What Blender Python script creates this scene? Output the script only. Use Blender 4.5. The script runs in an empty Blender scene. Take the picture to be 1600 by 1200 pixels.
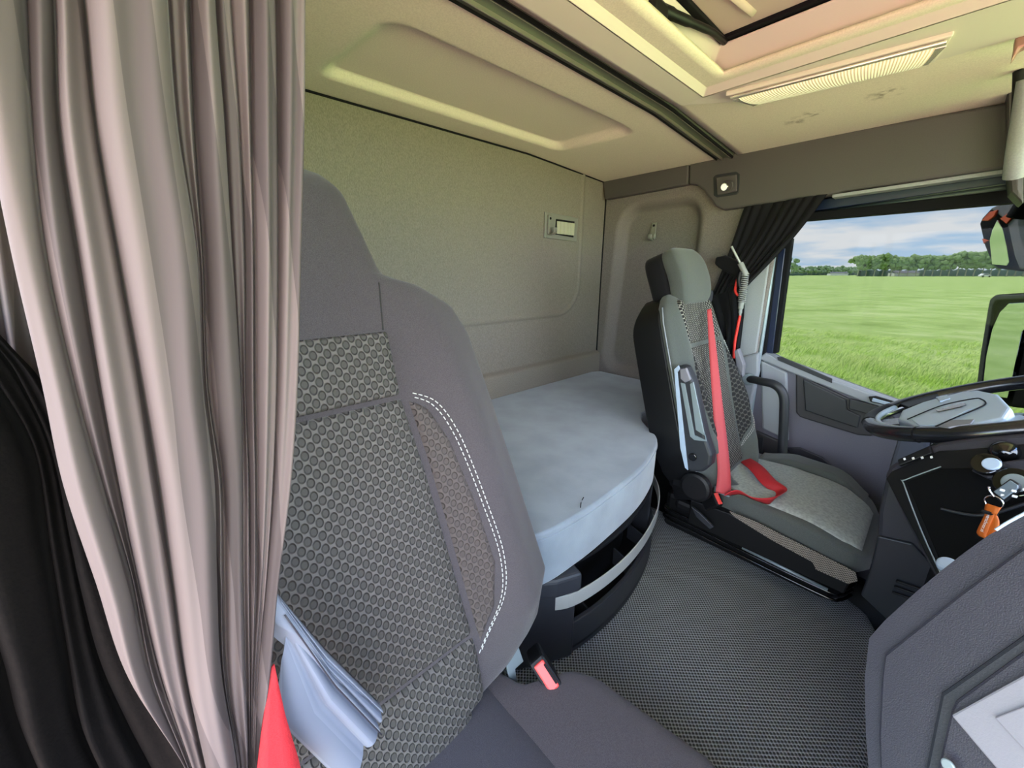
import bpy, bmesh, math, random
from mathutils import Vector, Matrix, noise
random.seed(7)
S = bpy.context.scene
COL = S.collection
PI = math.pi

# ------------------------------------------------------------------ camera
cam_d = bpy.data.cameras.new('camera'); cam_d.sensor_width = 36.0; cam_d.lens = 13.5
cam_d.clip_start = 0.02; cam_d.clip_end = 3000
cam = bpy.data.objects.new('camera', cam_d); COL.objects.link(cam)
cam.location = (0, 0, 1.25)
cam.rotation_euler = (math.radians(90-16.0), 0, math.radians(47.5))
S.camera = cam
S.view_settings.view_transform = 'Standard'
S.view_settings.look = 'None'
S.view_settings.gamma = 1.0
S.view_settings.use_curve_mapping = False
S.view_settings.exposure = 3.35

# ------------------------------------------------------------------ sky (blue with broken cloud)
W = bpy.data.worlds.new('sky'); S.world = W; W.use_nodes = True
nt = W.node_tree; nt.nodes.clear()
def wn(t, **k):
    n = nt.nodes.new(t)
    for a, b in k.items(): setattr(n, a, b)
    return n
tc = wn('ShaderNodeTexCoord'); sp = wn('ShaderNodeSeparateXYZ'); nt.links.new(tc.outputs['Generated'], sp.inputs[0])
mz = wn('ShaderNodeMath', operation='ADD'); nt.links.new(sp.outputs[2], mz.inputs[0]); mz.inputs[1].default_value = 0.10
mx = wn('ShaderNodeMath', operation='MAXIMUM'); nt.links.new(mz.outputs[0], mx.inputs[0]); mx.inputs[1].default_value = 0.04
dv = wn('ShaderNodeVectorMath', operation='DIVIDE')
cb = wn('ShaderNodeCombineXYZ')
for i in range(3): nt.links.new(mx.outputs[0], cb.inputs[i])
nt.links.new(tc.outputs['Generated'], dv.inputs[0]); nt.links.new(cb.outputs[0], dv.inputs[1])
no = wn('ShaderNodeTexNoise'); no.inputs['Scale'].default_value = 1.1; no.inputs['Detail'].default_value = 9; no.inputs['Roughness'].default_value = 0.58
nt.links.new(dv.outputs[0], no.inputs['Vector'])
cr = wn('ShaderNodeValToRGB'); cr.color_ramp.elements[0].position = 0.40; cr.color_ramp.elements[1].position = 0.60
nt.links.new(no.outputs[0], cr.inputs[0])
gr = wn('ShaderNodeValToRGB')
gr.color_ramp.elements[0].position = 0.0; gr.color_ramp.elements[0].color = (0.52, 0.72, 0.95, 1)
gr.color_ramp.elements[1].position = 0.6; gr.color_ramp.elements[1].color = (0.16, 0.36, 0.80, 1)
nt.links.new(sp.outputs[2], gr.inputs[0])
cl = wn('ShaderNodeMixRGB'); nt.links.new(cr.outputs[0], cl.inputs[0]); nt.links.new(gr.outputs[0], cl.inputs[1]); cl.inputs[2].default_value = (0.93, 0.95, 1.0, 1)
bg = wn('ShaderNodeBackground'); nt.links.new(cl.outputs[0], bg.inputs[0]); bg.inputs[1].default_value = 1.15
wo = wn('ShaderNodeOutputWorld'); nt.links.new(bg.outputs[0], wo.inputs[0])

# ------------------------------------------------------------------ sun (high, behind the cab)
sd = bpy.data.lights.new('sun', 'SUN'); sd.energy = 3.2; sd.angle = math.radians(2); sd.color = (1, 0.96, 0.88)
so = bpy.data.objects.new('sun', sd); COL.objects.link(so)
so.rotation_euler = (math.radians(-8), math.radians(-30), 0)

# ------------------------------------------------------------------ materials
def lin(h):
    h = h.lstrip('#'); r = []
    for i in (0, 2, 4):
        c = int(h[i:i+2], 16)/255; r.append(c/12.92 if c <= 0.04045 else ((c+0.055)/1.055)**2.4)
    return (*r, 1)
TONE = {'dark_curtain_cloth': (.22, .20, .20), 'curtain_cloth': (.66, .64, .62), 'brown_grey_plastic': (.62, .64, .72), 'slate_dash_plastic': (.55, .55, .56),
        'charcoal_seat_cloth': (.84, .80, .80), 'grey_felt': (.90, .84, .74), 'grey_felt_side': (.98, .95, .93), 'headliner_fabric': (1.06, 1.04, .95),
        'studded_rubber_mat': (1.45, 1.5, 1.6), 'driver_cushion_cloth': (1.75, 1.85, 1.9), 'door_panel_plastic': (1.1, 1.1, 1.15), 'light_dash_plastic': (.8, .8, .8),
        'black_curtain_cloth': (.5, .5, .55), 'dimpled_seat_cloth': (.66, .64, .61), 'dimpled_side_cloth': (.62, .58, .56), 'black_plastic': (.6, .6, .6),
        'satin_black_plastic': (.8, .8, .8), 'matt_black_panel': (.5, .5, .5), 'rubber_seal': (.6, .6, .6), 'navy_paint': (.6, .6, .6), 'pillar_cover': (.8, .8, .8),
        'red_webbing': (.7, .6, .6), 'red_webbing_sheen': (.62, .55, .55), 'red_release_button': (.75, .75, .75), 'orange_neoprene': (.75, .75, .75),
        'tree_leaves': (1.2, 1.2, 1.1), 'sky_tinted_silver': (.62, .72, .82), 'driver_seat_cloth': (1.3, 1.36, 1.36), 'white_thread': (.6, .6, .6), 'dark_seat_cloth': (1.2, 1.2, 1.2)}
def tone(name, h):
    c = lin(h); k = TONE.get(name, (1, 1, 1)); return (min(.86, c[0]*k[0]), min(.86, c[1]*k[1]), min(.86, c[2]*k[2]), 1)
def newmat(name):
    m = bpy.data.materials.new(name); m.use_nodes = True
    return m, m.node_tree, m.node_tree.nodes['Principled BSDF']
def mat(name, col, rough=0.6, col2=None, scale=60, bump=0.0, bscale=None, metal=0.0, stretch=(1, 1, 1), sheen=0.0, spec=0.5, coat=0.0, detail=3):
    m, t, b = newmat(name)
    b.inputs['Base Color'].default_value = tone(name, col); b.inputs['Roughness'].default_value = rough
    b.inputs['Metallic'].default_value = metal; b.inputs['Specular IOR Level'].default_value = spec
    b.inputs['Sheen Weight'].default_value = sheen; b.inputs['Coat Weight'].default_value = coat
    tc = t.nodes.new('ShaderNodeTexCoord'); mp = t.nodes.new('ShaderNodeMapping'); mp.inputs['Scale'].default_value = stretch
    t.links.new(tc.outputs['Object'], mp.inputs[0])
    if col2:
        n = t.nodes.new('ShaderNodeTexNoise'); n.inputs['Scale'].default_value = scale; n.inputs['Detail'].default_value = detail
        t.links.new(mp.outputs[0], n.inputs['Vector'])
        r = t.nodes.new('ShaderNodeValToRGB'); r.color_ramp.elements[0].position = 0.35; r.color_ramp.elements[1].position = 0.65
        r.color_ramp.elements[0].color = tone(name, col); r.color_ramp.elements[1].color = tone(name, col2)
        t.links.new(n.outputs[0], r.inputs[0]); t.links.new(r.outputs[0], b.inputs['Base Color'])
    if bump:
        n2 = t.nodes.new('ShaderNodeTexNoise'); n2.inputs['Scale'].default_value = bscale or scale; n2.inputs['Detail'].default_value = 2
        t.links.new(mp.outputs[0], n2.inputs['Vector'])
        bp = t.nodes.new('ShaderNodeBump'); bp.inputs['Strength'].default_value = bump; bp.inputs['Distance'].default_value = 0.002
        t.links.new(n2.outputs[0], bp.inputs['Height']); t.links.new(bp.outputs[0], b.inputs['Normal'])
    return m
def M_(t, op, a, b=None, c=None, clamp=False):
    n = t.nodes.new('ShaderNodeMath'); n.operation = op; n.use_clamp = clamp
    for i, x in enumerate((a, b, c)):
        if x is None: continue
        if isinstance(x, (int, float)): n.inputs[i].default_value = x
        else: t.links.new(x, n.inputs[i])
    return n.outputs[0]
def dotmat(name, base, dark, pu, pv, r_in, r_out, aspect=1.0, rough=0.8, bump=0.7, dist=0.003, coord='UV', fill=None, shear=0.0, side=0.0):
    """fabric or rubber with staggered round dimples"""
    m, t, b = newmat(name)
    tc = t.nodes.new('ShaderNodeTexCoord'); s = t.nodes.new('ShaderNodeSeparateXYZ'); t.links.new(tc.outputs[coord], s.inputs[0])
    u0 = s.outputs[0]
    if shear: u0 = M_(t, 'MULTIPLY_ADD', s.outputs[1], shear, s.outputs[0])
    u = M_(t, 'DIVIDE', u0, pu); v = M_(t, 'DIVIDE', s.outputs[1], pv)
    ds = []; us = []
    for off in (0.0, 0.5):
        a = M_(t, 'SUBTRACT', M_(t, 'FRACT', M_(t, 'ADD', u, off)), 0.5)
        c = M_(t, 'SUBTRACT', M_(t, 'FRACT', M_(t, 'ADD', v, off)), 0.5)
        c = M_(t, 'MULTIPLY', c, aspect); us.append(a)
        ds.append(M_(t, 'SQRT', M_(t, 'ADD', M_(t, 'MULTIPLY', a, a), M_(t, 'MULTIPLY', c, c))))
    d = M_(t, 'MINIMUM', ds[0], ds[1])
    k = M_(t, 'DIVIDE', M_(t, 'SUBTRACT', d, r_in), r_out-r_in, clamp=True)   # 0 inside dot .. 1 outside
    ring = M_(t, 'MULTIPLY', M_(t, 'MULTIPLY', k, M_(t, 'SUBTRACT', 1.0, k)), 4.0)
    if side:   # crescent shadow of each dimple, painted dark on one side of its rim
        near = M_(t, 'LESS_THAN', ds[0], ds[1]); uu = M_(t, 'ADD', M_(t, 'MULTIPLY', near, us[0]), M_(t, 'MULTIPLY', M_(t, 'SUBTRACT', 1.0, near), us[1]))
        ring = M_(t, 'MULTIPLY', ring, M_(t, 'ADD', .40, M_(t, 'MULTIPLY', uu, 3.2), clamp=True))
    mix = t.nodes.new('ShaderNodeMixRGB'); mix.inputs[1].default_value = tone(name, fill or dark); mix.inputs[2].default_value = tone(name, base); t.links.new(k, mix.inputs[0])
    mix2 = t.nodes.new('ShaderNodeMixRGB'); t.links.new(mix.outputs[0], mix2.inputs[1]); mix2.inputs[2].default_value = tone(name, dark)
    t.links.new(M_(t, 'MULTIPLY', ring, 0.85 if fill else 0.0), mix2.inputs[0])
    n = t.nodes.new('ShaderNodeTexNoise'); n.inputs['Scale'].default_value = 900; t.links.new(tc.outputs['Object'], n.inputs['Vector'])
    mix3 = t.nodes.new('ShaderNodeMixRGB'); mix3.blend_type = 'MULTIPLY'; mix3.inputs[0].default_value = 0.35
    t.links.new(mix2.outputs[0], mix3.inputs[1]); t.links.new(n.outputs[0], mix3.inputs[2])
    t.links.new(mix3.outputs[0], b.inputs['Base Color']); b.inputs['Roughness'].default_value = rough
    bp = t.nodes.new('ShaderNodeBump'); bp.inputs['Strength'].default_value = bump; bp.inputs['Distance'].default_value = dist
    t.links.new(k, bp.inputs['Height']); t.links.new(bp.outputs[0], b.inputs['Normal'])
    return m
def striped(name, a, c, period, rough=0.7, width=0.5, axis=0, bump=0.0):
    m, t, b = newmat(name)
    tc = t.nodes.new('ShaderNodeTexCoord'); s = t.nodes.new('ShaderNodeSeparateXYZ'); t.links.new(tc.outputs['UV'], s.inputs[0])
    f = M_(t, 'FRACT', M_(t, 'DIVIDE', s.outputs[axis], period))
    k = M_(t, 'GREATER_THAN', f, width)
    mix = t.nodes.new('ShaderNodeMixRGB'); mix.inputs[1].default_value = tone(name, a); mix.inputs[2].default_value = tone(name, c); t.links.new(k, mix.inputs[0])
    t.links.new(mix.outputs[0], b.inputs['Base Color']); b.inputs['Roughness'].default_value = rough; b.inputs['Specular IOR Level'].default_value = 0.25
    if bump:
        w = M_(t, 'ABSOLUTE', M_(t, 'SUBTRACT', f, 0.5))
        bp = t.nodes.new('ShaderNodeBump'); bp.inputs['Strength'].default_value = bump; bp.inputs['Distance'].default_value = 0.002
        t.links.new(w, bp.inputs['Height']); t.links.new(bp.outputs[0], b.inputs['Normal'])
    return m

felt = mat('grey_felt', '#8d8a86', 0.95, '#777572', 520, 0.10, 700, stretch=(1, 1, 0.35), spec=0.15)
felt_left = mat('grey_felt_side', '#888380', 0.95, '#6f6b68', 420, 0.10, 600, spec=0.15)
headliner = mat('headliner_fabric', '#ded8cd', 0.95, '#d2ccc1', 300, 0.12, 400, spec=0.15)
def stain(m, spots, col):
    t = m.node_tree; b = t.nodes['Principled BSDF']; src = b.inputs['Base Color'].links[0].from_socket
    tc = t.nodes.new('ShaderNodeTexCoord'); n = t.nodes.new('ShaderNodeTexNoise'); n.inputs['Scale'].default_value = 45; n.inputs['Detail'].default_value = 4; t.links.new(tc.outputs['Object'], n.inputs['Vector'])
    tot = None
    for (x, y, z), rad in spots:
        d = t.nodes.new('ShaderNodeVectorMath'); d.operation = 'DISTANCE'; t.links.new(tc.outputs['Object'], d.inputs[0]); d.inputs[1].default_value = (x, y, z)
        k = M_(t, 'SUBTRACT', 1.0, M_(t, 'DIVIDE', d.outputs['Value'], rad), clamp=True); tot = k if tot is None else M_(t, 'MAXIMUM', tot, k)
    f = M_(t, 'MULTIPLY', M_(t, 'MULTIPLY', M_(t, 'SUBTRACT', n.outputs[0], .47), 6.0, clamp=True), M_(t, 'MULTIPLY', tot, 1.2, clamp=True))
    mx = t.nodes.new('ShaderNodeMixRGB'); t.links.new(M_(t, 'MULTIPLY', f, .75), mx.inputs[0]); t.links.new(src, mx.inputs[1]); mx.inputs[2].default_value = lin(col); t.links.new(mx.outputs[0], b.inputs['Base Color'])
stain(headliner, [((-0.434, 1.649, 1.74), .045), ((-0.388, 1.625, 1.74), .04), ((-0.219, 1.605, 1.74), .05)], '#6d6152')
hatch_plastic = mat('pale_moulded_plastic', '#d2cabf', 0.55, bump=0.1, bscale=600)
hatch_panel = mat('hatch_blind', '#c5b5a8', 0.7)
header_pl = mat('brown_grey_plastic', '#66605b', 0.6, '#5f5a55', 500, 0.15, 700)
rail_m = mat('rail_painted', '#5d6656', 0.45)
rail_hi = mat('rail_edge_metal', '#c9c6b4', 0.3, metal=0.8)
curtain_m = striped('curtain_cloth', '#7a6f6e', '#625959', 0.048, 0.85, 0.5)
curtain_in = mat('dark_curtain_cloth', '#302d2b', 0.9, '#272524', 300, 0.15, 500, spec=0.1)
hem_m = striped('curtain_hem_cloth', '#757c8a', '#6b7280', 0.03, 0.85, 0.5)
black_cloth = mat('black_curtain_cloth', '#18181b', 0.85, '#131316', 300, sheen=0.06, spec=0.2)
seat_f = mat('charcoal_seat_cloth', '#4d4a4d', 0.9, '#3d3a3d', 900, 0.4, 900, sheen=0.15, spec=0.2)
seat_dark = mat('dark_seat_cloth', '#38373c', 0.85, '#2f2e33', 900, 0.3, 900, sheen=0.1, spec=0.2)
dots = dotmat('dimpled_seat_cloth', '#6c6967', '#0e0e0e', 0.0175, 0.0175, 0.19, 0.29, 0.74, fill='#4a4845', bump=1.0, dist=0.004, side=1.0)
dots2 = dotmat('dimpled_side_cloth', '#5c5553', '#2c2927', 0.0175, 0.0175, 0.19, 0.28, 0.76, fill='#504947', bump=0.7, side=1.0)
netting = dotmat('open_net_cloth', '#a29f95', '#101010', 0.014, 0.014, 0.24, 0.34, 0.75, bump=0.6)
netting_dk = dotmat('dark_net_cloth', '#55544f', '#0c0c0c', 0.02, 0.02, 0.25, 0.34, 0.75, bump=0.6)
mesh_beige = dotmat('beige_mesh_cloth', '#9a9184', '#3f3a34', 0.007, 0.007, 0.2, 0.34, 1.0, bump=0.4)
drv_f = mat('driver_seat_cloth', '#444744', 0.85, '#383b38', 700, 0.2, 800, sheen=0.2)
drv_cush = mat('driver_cushion_cloth', '#7d7f7a', 0.9, '#6a6c68', 120, 0.2, 500, sheen=0.2, detail=6)
thread = mat('white_thread', '#d8d8d4', 0.8)
seam_m = mat('seam_thread_dark', '#222222', 0.9)
mattress_m = mat('blue_grey_velour', '#7b8690', 0.95, '#6c7680', 9, 0.15, 300, sheen=0.5, spec=0.1, detail=8)
blk = mat('black_plastic', '#121316', 0.5, spec=0.3, bump=0.1, bscale=600)
blk2 = mat('satin_black_plastic', '#2b2e34', 0.5, bump=0.15, bscale=500)
blk_g = mat('gloss_black', '#0b0b0c', 0.12, coat=0.5)
dash_m = mat('slate_dash_plastic', '#40404a', 0.5, '#3a3a45', 700, 0.25, 800)
dash_lt = mat('light_dash_plastic', '#86868e', 0.5, bump=0.1, bscale=600)
door_lt = mat('light_door_plastic', '#8c9197', 0.5, bump=0.1, bscale=600)
door_m = mat('door_panel_plastic', '#605f69', 0.55, '#5b5a65', 300, 0.1, 500)
door_dk = mat('door_pocket_plastic', '#2f2e33', 0.55)
alu = mat('brushed_aluminium', '#b9bdb8', 0.45, '#aeb2ad', 80, metal=0.35, stretch=(1, 30, 30))
chrome = mat('chrome', '#e6e6e6', 0.12, metal=1.0)
steel = mat('galvanised_steel', '#8a979b', 0.45, metal=0.4)
red_belt = mat('red_webbing', '#d8303a', 0.7, '#c92a34', 700, 0.2, 700)
pink_belt = mat('red_webbing_sheen', '#dc5a60', 0.6, '#d24f56', 700, 0.2, 700)
red_btn = mat('red_release_button', '#ee4a44', 0.4)
navy = mat('navy_paint', '#16264a', 0.3, coat=0.4)
seal = mat('rubber_seal', '#1c1d20', 0.85, spec=0.15)
pillar_m = mat('pillar_cover', '#a9aeb0', 0.6, '#9fa4a6', 300)
floor_mat = dotmat('studded_rubber_mat', '#8f9293', '#202121', 0.0105, 0.0105, 0.16, 0.40, 0.9, coord='Object', rough=0.6, bump=0.9, dist=0.002)
floor_dk = mat('dark_carpet', '#2b2b2b', 0.95, '#222222', 400)
grey_hook = mat('grey_hook_plastic', '#7d7c74', 0.45)
net_m = mat('pale_ribbed_net', '#a9a893', 0.8)
wheel_m = mat('wheel_leather', '#17181b', 0.22, bump=0.05, bscale=700, coat=0.3)
silver = mat('sky_tinted_silver', '#cdd4de', 0.4)  # bluish tint carries the sky reflection of the wheel's hub pad
screen_blk = mat('matt_black_panel', '#0d0e0f', 0.7, bump=0.2, bscale=900, spec=0.12)
ribbed = striped('ribbed_black', '#0d0d0e', '#1d1d1f', 0.006, 0.5, 0.5, bump=0.5)
key_grey = mat('key_fob_face', '#6b7880', 0.35)
orange = mat('orange_neoprene', '#f07a22', 0.6)
orange_dk = mat('orange_mirror_reflection', '#e8602e', 0.4)
white_pl = mat('white_plastic', '#e8e8e6', 0.5)
red_hose = mat('red_hose', '#e03028', 0.4)
grey_pl = mat('grey_nozzle_plastic', '#8b8d8c', 0.5)
mirror_glass = mat('mirror_glass', '#dfe6e6', 0.03, metal=1.0)
brick_pave = mat('red_brick_paving', '#a97e68', 0.9, '#94695a', 3)
lens_m = striped('ribbed_lamp_lens', '#fff6d2', '#efe0b0', 0.006, 0.25, 0.5, bump=1.0)
lb_ = lens_m.node_tree.nodes['Principled BSDF']; lb_.inputs['Emission Color'].default_value = (1, .86, .55, 1); lb_.inputs['Emission Strength'].default_value = 0.03
reflector = mat('lamp_reflector', '#e9e6da', 0.15, metal=0.7)
led_m, t_, b_ = newmat('reading_lamp_bulb'); b_.inputs['Base Color'].default_value = (1, 1, 0.92, 1); b_.inputs['Emission Color'].default_value = (1, 0.95, 0.8, 1); b_.inputs['Emission Strength'].default_value = 0.05
# window glass, darkened well beyond real glass to dim the view outside
glass_m, t_, b_ = newmat('view_dimming_glass'); t_.nodes.remove(b_)
g1 = t_.nodes.new('ShaderNodeBsdfTransparent'); g1.inputs[0].default_value = (0.25, 0.253, 0.25, 1)
g2 = t_.nodes.new('ShaderNodeBsdfGlossy'); g2.inputs['Roughness'].default_value = 0.02
gm = t_.nodes.new('ShaderNodeMixShader'); gm.inputs[0].default_value = 0.004
t_.links.new(g1.outputs[0], gm.inputs[1]); t_.links.new(g2.outputs[0], gm.inputs[2]); t_.links.new(gm.outputs[0], t_.nodes['Material Output'].inputs[0])
# meadow
grass_m, t_, b_ = newmat('meadow_grass')
tc_ = t_.nodes.new('ShaderNodeTexCoord'); mp_ = t_.nodes.new('ShaderNodeMapping'); mp_.inputs['Scale'].default_value = (1, 1, 1); t_.links.new(tc_.outputs['Object'], mp_.inputs[0])
n1 = t_.nodes.new('ShaderNodeTexNoise'); n1.inputs['Scale'].default_value = 0.35; n1.inputs['Detail'].default_value = 12; n1.inputs['Roughness'].default_value = 0.75; t_.links.new(mp_.outputs[0], n1.inputs['Vector'])
r1 = t_.nodes.new('ShaderNodeValToRGB'); e = r1.color_ramp.elements; e[0].position = 0.33; e[0].color = lin('#8aa454'); e[1].position = 0.68; e[1].color = lin('#ccda98')
m_ = e.new(0.5); m_.color = lin('#abc472')
t_.links.new(n1.outputs[0], r1.inputs[0]); t_.links.new(r1.outputs[0], b_.inputs['Base Color']); b_.inputs['Roughness'].default_value = 0.95; b_.inputs['Specular IOR Level'].default_value = 0.1
bp_ = t_.nodes.new('ShaderNodeBump'); bp_.inputs['Distance'].default_value = 0.25; bp_.inputs['Strength'].default_value = 0.6; t_.links.new(n1.outputs[0], bp_.inputs['Height']); t_.links.new(bp_.outputs[0], b_.inputs['Normal'])
blade_m = mat('grass_blades', '#a8cc52', 0.8, '#cfe08c', 0.8, spec=0.2)
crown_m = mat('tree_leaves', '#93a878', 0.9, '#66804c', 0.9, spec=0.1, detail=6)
crown_far = mat('hazed_tree_leaves', '#a4b795', 0.9, '#86a078', 0.5, spec=0.1, detail=6)  # paler green paints the haze of distance into the leaves
trunk_m = mat('tree_bark', '#b9b59a', 0.9)
hedge_m = mat('hedge_leaves', '#5c7256', 0.9, '#48605a', 0.8)

# ------------------------------------------------------------------ object helpers
def tag(o, label=None, cat=None, group=None, kind=None):
    if label: o['label'] = label
    if cat: o['category'] = cat
    if group: o['group'] = group
    if kind: o['kind'] = kind
    return o
def thing(name, loc, label, cat, group=None):
    o = bpy.data.objects.new(name, None); COL.objects.link(o); o.location = loc; o.empty_display_size = 0.05
    return tag(o, label, cat, group)
def wpos(p):
    v = Vector((0, 0, 0))
    while p is not None: v = v + p.location; p = p.parent
    return v
def link(name, me, m, parent=None, label=None, mods=()):
    o = bpy.data.objects.new(name, me); COL.objects.link(o)
    if m is not None: me.materials.append(m)
    if parent is not None:
        off = wpos(parent)
        me.transform(Matrix.Translation(-off)); o.parent = parent
    if label: o['label'] = label
    for k, val in mods:
        md = o.modifiers.new(k, k)
        for a, b in val.items(): setattr(md, a, b)
    return o
def smooth(me, on=True):
    me.polygons.foreach_set('use_smooth', [on]*len(me.polygons))
def mesh(name, vs, fs, m, parent=None, sm=True, label=None, mods=(), uvs=None, fixn=True):
    me = bpy.data.meshes.new(name); me.from_pydata([tuple(v) for v in vs], [], fs)
    if uvs:
        l = me.uv_layers.new(name='UVMap')
        for i, lp in enumerate(me.loops): l.data[i].uv = uvs[lp.vertex_index]
    if fixn:
        b = bmesh.new(); b.from_mesh(me); bmesh.ops.recalc_face_normals(b, faces=b.faces); b.to_mesh(me); b.free()
    if sm: smooth(me)
    return link(name, me, m, parent, label, mods)
BV = lambda w, s=2: ('BEVEL', dict(width=w, segments=s, limit_method='ANGLE', angle_limit=0.6))
def plate(name, pts, depth, m, parent=None, bevel=0.003, label=None, seg=2):
    """prism: outline pts extruded by the vector depth"""
    n = len(pts); d = Vector(depth)
    vs = [Vector(p) for p in pts]; vs += [v+d for v in vs[:n]]
    fs = [list(range(n)), list(range(2*n-1, n-1, -1))] + [[i, (i+1) % n, n+(i+1) % n, n+i] for i in range(n)]
    return mesh(name, vs, fs, m, parent, False, label, [BV(bevel, seg)] if bevel else ())
def box(name, c, s, m, parent=None, bevel=0.003, label=None, rot=None):
    vs = []
    for x in (-.5, .5):
        for y in (-.5, .5):
            for z in (-.5, .5):
                v = Vector((x*s[0], y*s[1], z*s[2]))
                if rot: v = rot @ v
                vs.append(v+Vector(c))
    fs = [(0, 1, 3, 2), (4, 6, 7, 5), (0, 4, 5, 1), (2, 3, 7, 6), (0, 2, 6, 4), (1, 5, 7, 3)]
    return mesh(name, vs, fs, m, parent, False, label, [BV(bevel)] if bevel else ())
def spline(pts, n=8):
    P = [Vector(p) for p in pts]; out = []
    for i in range(len(P)-1):
        a = P[max(i-1, 0)]; b = P[i]; c = P[i+1]; d = P[min(i+2, len(P)-1)]
        for k in range(n):
            t = k/n
            out.append(0.5*((2*b)+(c-a)*t+(2*a-5*b+4*c-d)*t*t+(3*b-a-3*c+d)*t**3))
    out.append(P[-1]); return out
def tube(name, pts, r, m, parent=None, res=10, label=None, n=8, closed=False, cap=True, flat=1.0):
    P = spline(pts, n) if n > 1 else [Vector(p) for p in pts]
    N = len(P); vs = []; fs = []; ref = None
    for i, p in enumerate(P):
        t = ((P[(i+1) % N]-P[i-1]) if closed else (P[min(i+1, N-1)]-P[max(i-1, 0)])).normalized()
        if ref is None: ref = t.orthogonal().normalized()
        ref = (ref-t*ref.dot(t)).normalized(); b = t.cross(ref)
        rr = r[min(int(i*len(r)/N), len(r)-1)] if isinstance(r, (list, tuple)) else r
        for k in range(res):
            a = 2*PI*k/res; vs.append(p+ref*math.cos(a)*rr+b*math.sin(a)*rr*flat)
    for i in range(N if closed else N-1):
        j = (i+1) % N
        for k in range(res): fs.append((i*res+k, i*res+(k+1) % res, j*res+(k+1) % res, j*res+k))
    if cap and not closed: fs += [tuple(range(res)), tuple(range((N-1)*res, N*res))]
    return mesh(name, vs, fs, m, parent, True, label)
def surf(name, rows, m, parent=None, thick=0.0, label=None, uvs=None, sm=True, mods=(), closed=False):
    """grid of points, rows of equal length"""
    R = len(rows); K = len(rows[0]); vs = [p for r in rows for p in r]; fs = []
    for i in range(R-1):
        for k in range(K if closed else K-1):
            fs.append((i*K+k, i*K+(k+1) % K, (i+1)*K+(k+1) % K, (i+1)*K+k))
    md = list(mods)
    if thick: md.append(('SOLIDIFY', dict(thickness=thick, offset=0)))
    return mesh(name, vs, fs, m, parent, sm, label, md, [u for r in uvs for u in r] if uvs else None, fixn=False)
def loft(name, rings, m, parent=None, label=None, mods=(), uvs=None):
    K = len(rings[0]); vs = [p for r in rings for p in r]; fs = []
    for i in range(len(rings)-1):
        for k in range(K): fs.append((i*K+k, i*K+(k+1) % K, (i+1)*K+(k+1) % K, (i+1)*K+k))
    fs += [tuple(range(K)), tuple(range((len(rings)-1)*K, len(rings)*K))]
    return mesh(name, vs, fs, m, parent, True, label, mods, uvs)
def disc(name, c, nrm, r, h, m, parent=None, res=28, label=None, bevel=0.002):
    nrm = Vector(nrm).normalized(); a = nrm.orthogonal().normalized(); b = nrm.cross(a); c = Vector(c)
    pts = [c+a*math.cos(2*PI*k/res)*r+b*math.sin(2*PI*k/res)*r for k in range(res)]
    return plate(name, pts, nrm*h, m, parent, bevel, label)
def ribbon(name, pts, w, m, parent=None, thick=0.0016, n=8, label=None):
    """pts centre line, w list of half-width vectors"""
    P = spline(pts, n); Wv = spline(w, n)
    return surf(name, [[p-q, p-q*0.33, p+q*0.33, p+q] for p, q in zip(P, Wv)], m, parent, thick, label)
def interp(tbl, x):
    if x <= tbl[0][0]: return tbl[0][1]
    for (a, b), (c, d) in zip(tbl, tbl[1:]):
        if x <= c: return b+(d-b)*(x-a)/(c-a) if c > a else d
    return tbl[-1][1]
def sm01(x): x = max(0., min(1., x)); return x*x*(3-2*x)
def rrect(x, y, x0, x1, y0, y1, r):
    """signed distance to rounded rectangle, negative inside"""
    cx, cy = (x0+x1)/2, (y0+y1)/2; qx = abs(x-cx)-(x1-x0)/2+r; qy = abs(y-cy)-(y1-y0)/2+r
    return math.hypot(max(qx, 0), max(qy, 0))+min(max(qx, qy), 0)-r
def struct(o): o['kind'] = 'structure'; return o
def frange(a, b, n): return [a+(b-a)*i/n for i in range(n+1)]

# ================================================================== THE CAB SHELL
XR, YL, YR, ZC = -1.33, 1.90, -0.16, 1.753
# floor pan, engine tunnel with studded mat
struct(plate('floor', [(-1.4, -.25, 0), (1.1, -.25, 0), (1.1, 2.1, 0), (-1.4, 2.1, 0)], (0, 0, -.06), floor_dk, bevel=0))
tn = struct(plate('trim_1', [(-1.3, .42, 0), (.10, .42, 0), (.10, 1.28, 0), (.045, 1.40, 0), (-.02, 1.44, 0), (-.25, 1.44, 0), (-1.3, 1.44, 0)], (0, 0, .28), floor_mat, bevel=0.02, seg=3))
tn['label'] = 'raised engine tunnel covered with studded grey rubber mat'
# rear wall with raised bead and ledge
rows = []
for z in frange(-0.02, 1.80, 300):
    row = []
    for y in frange(YR-.05, 1.93, 340):
        d = rrect(y, z, -.6, 1.695, 1.05, 2.5, .16)
        h = .010*math.exp(-(d/.008)**2) + .004*sm01(-d/.01)
        h += .028*sm01((.815-z)/.02)
        row.append((XR+h, y, z))
    rows.append(row)
struct(surf('wall_rear', rows, felt, thick=.012))
tube('trim_24', [(XR+.010, -.2, 1.744), (XR+.010, 1.3, 1.744), (XR+.010, 1.9, 1.712)], .0035, seal, n=1)['kind'] = 'structure'
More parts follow.
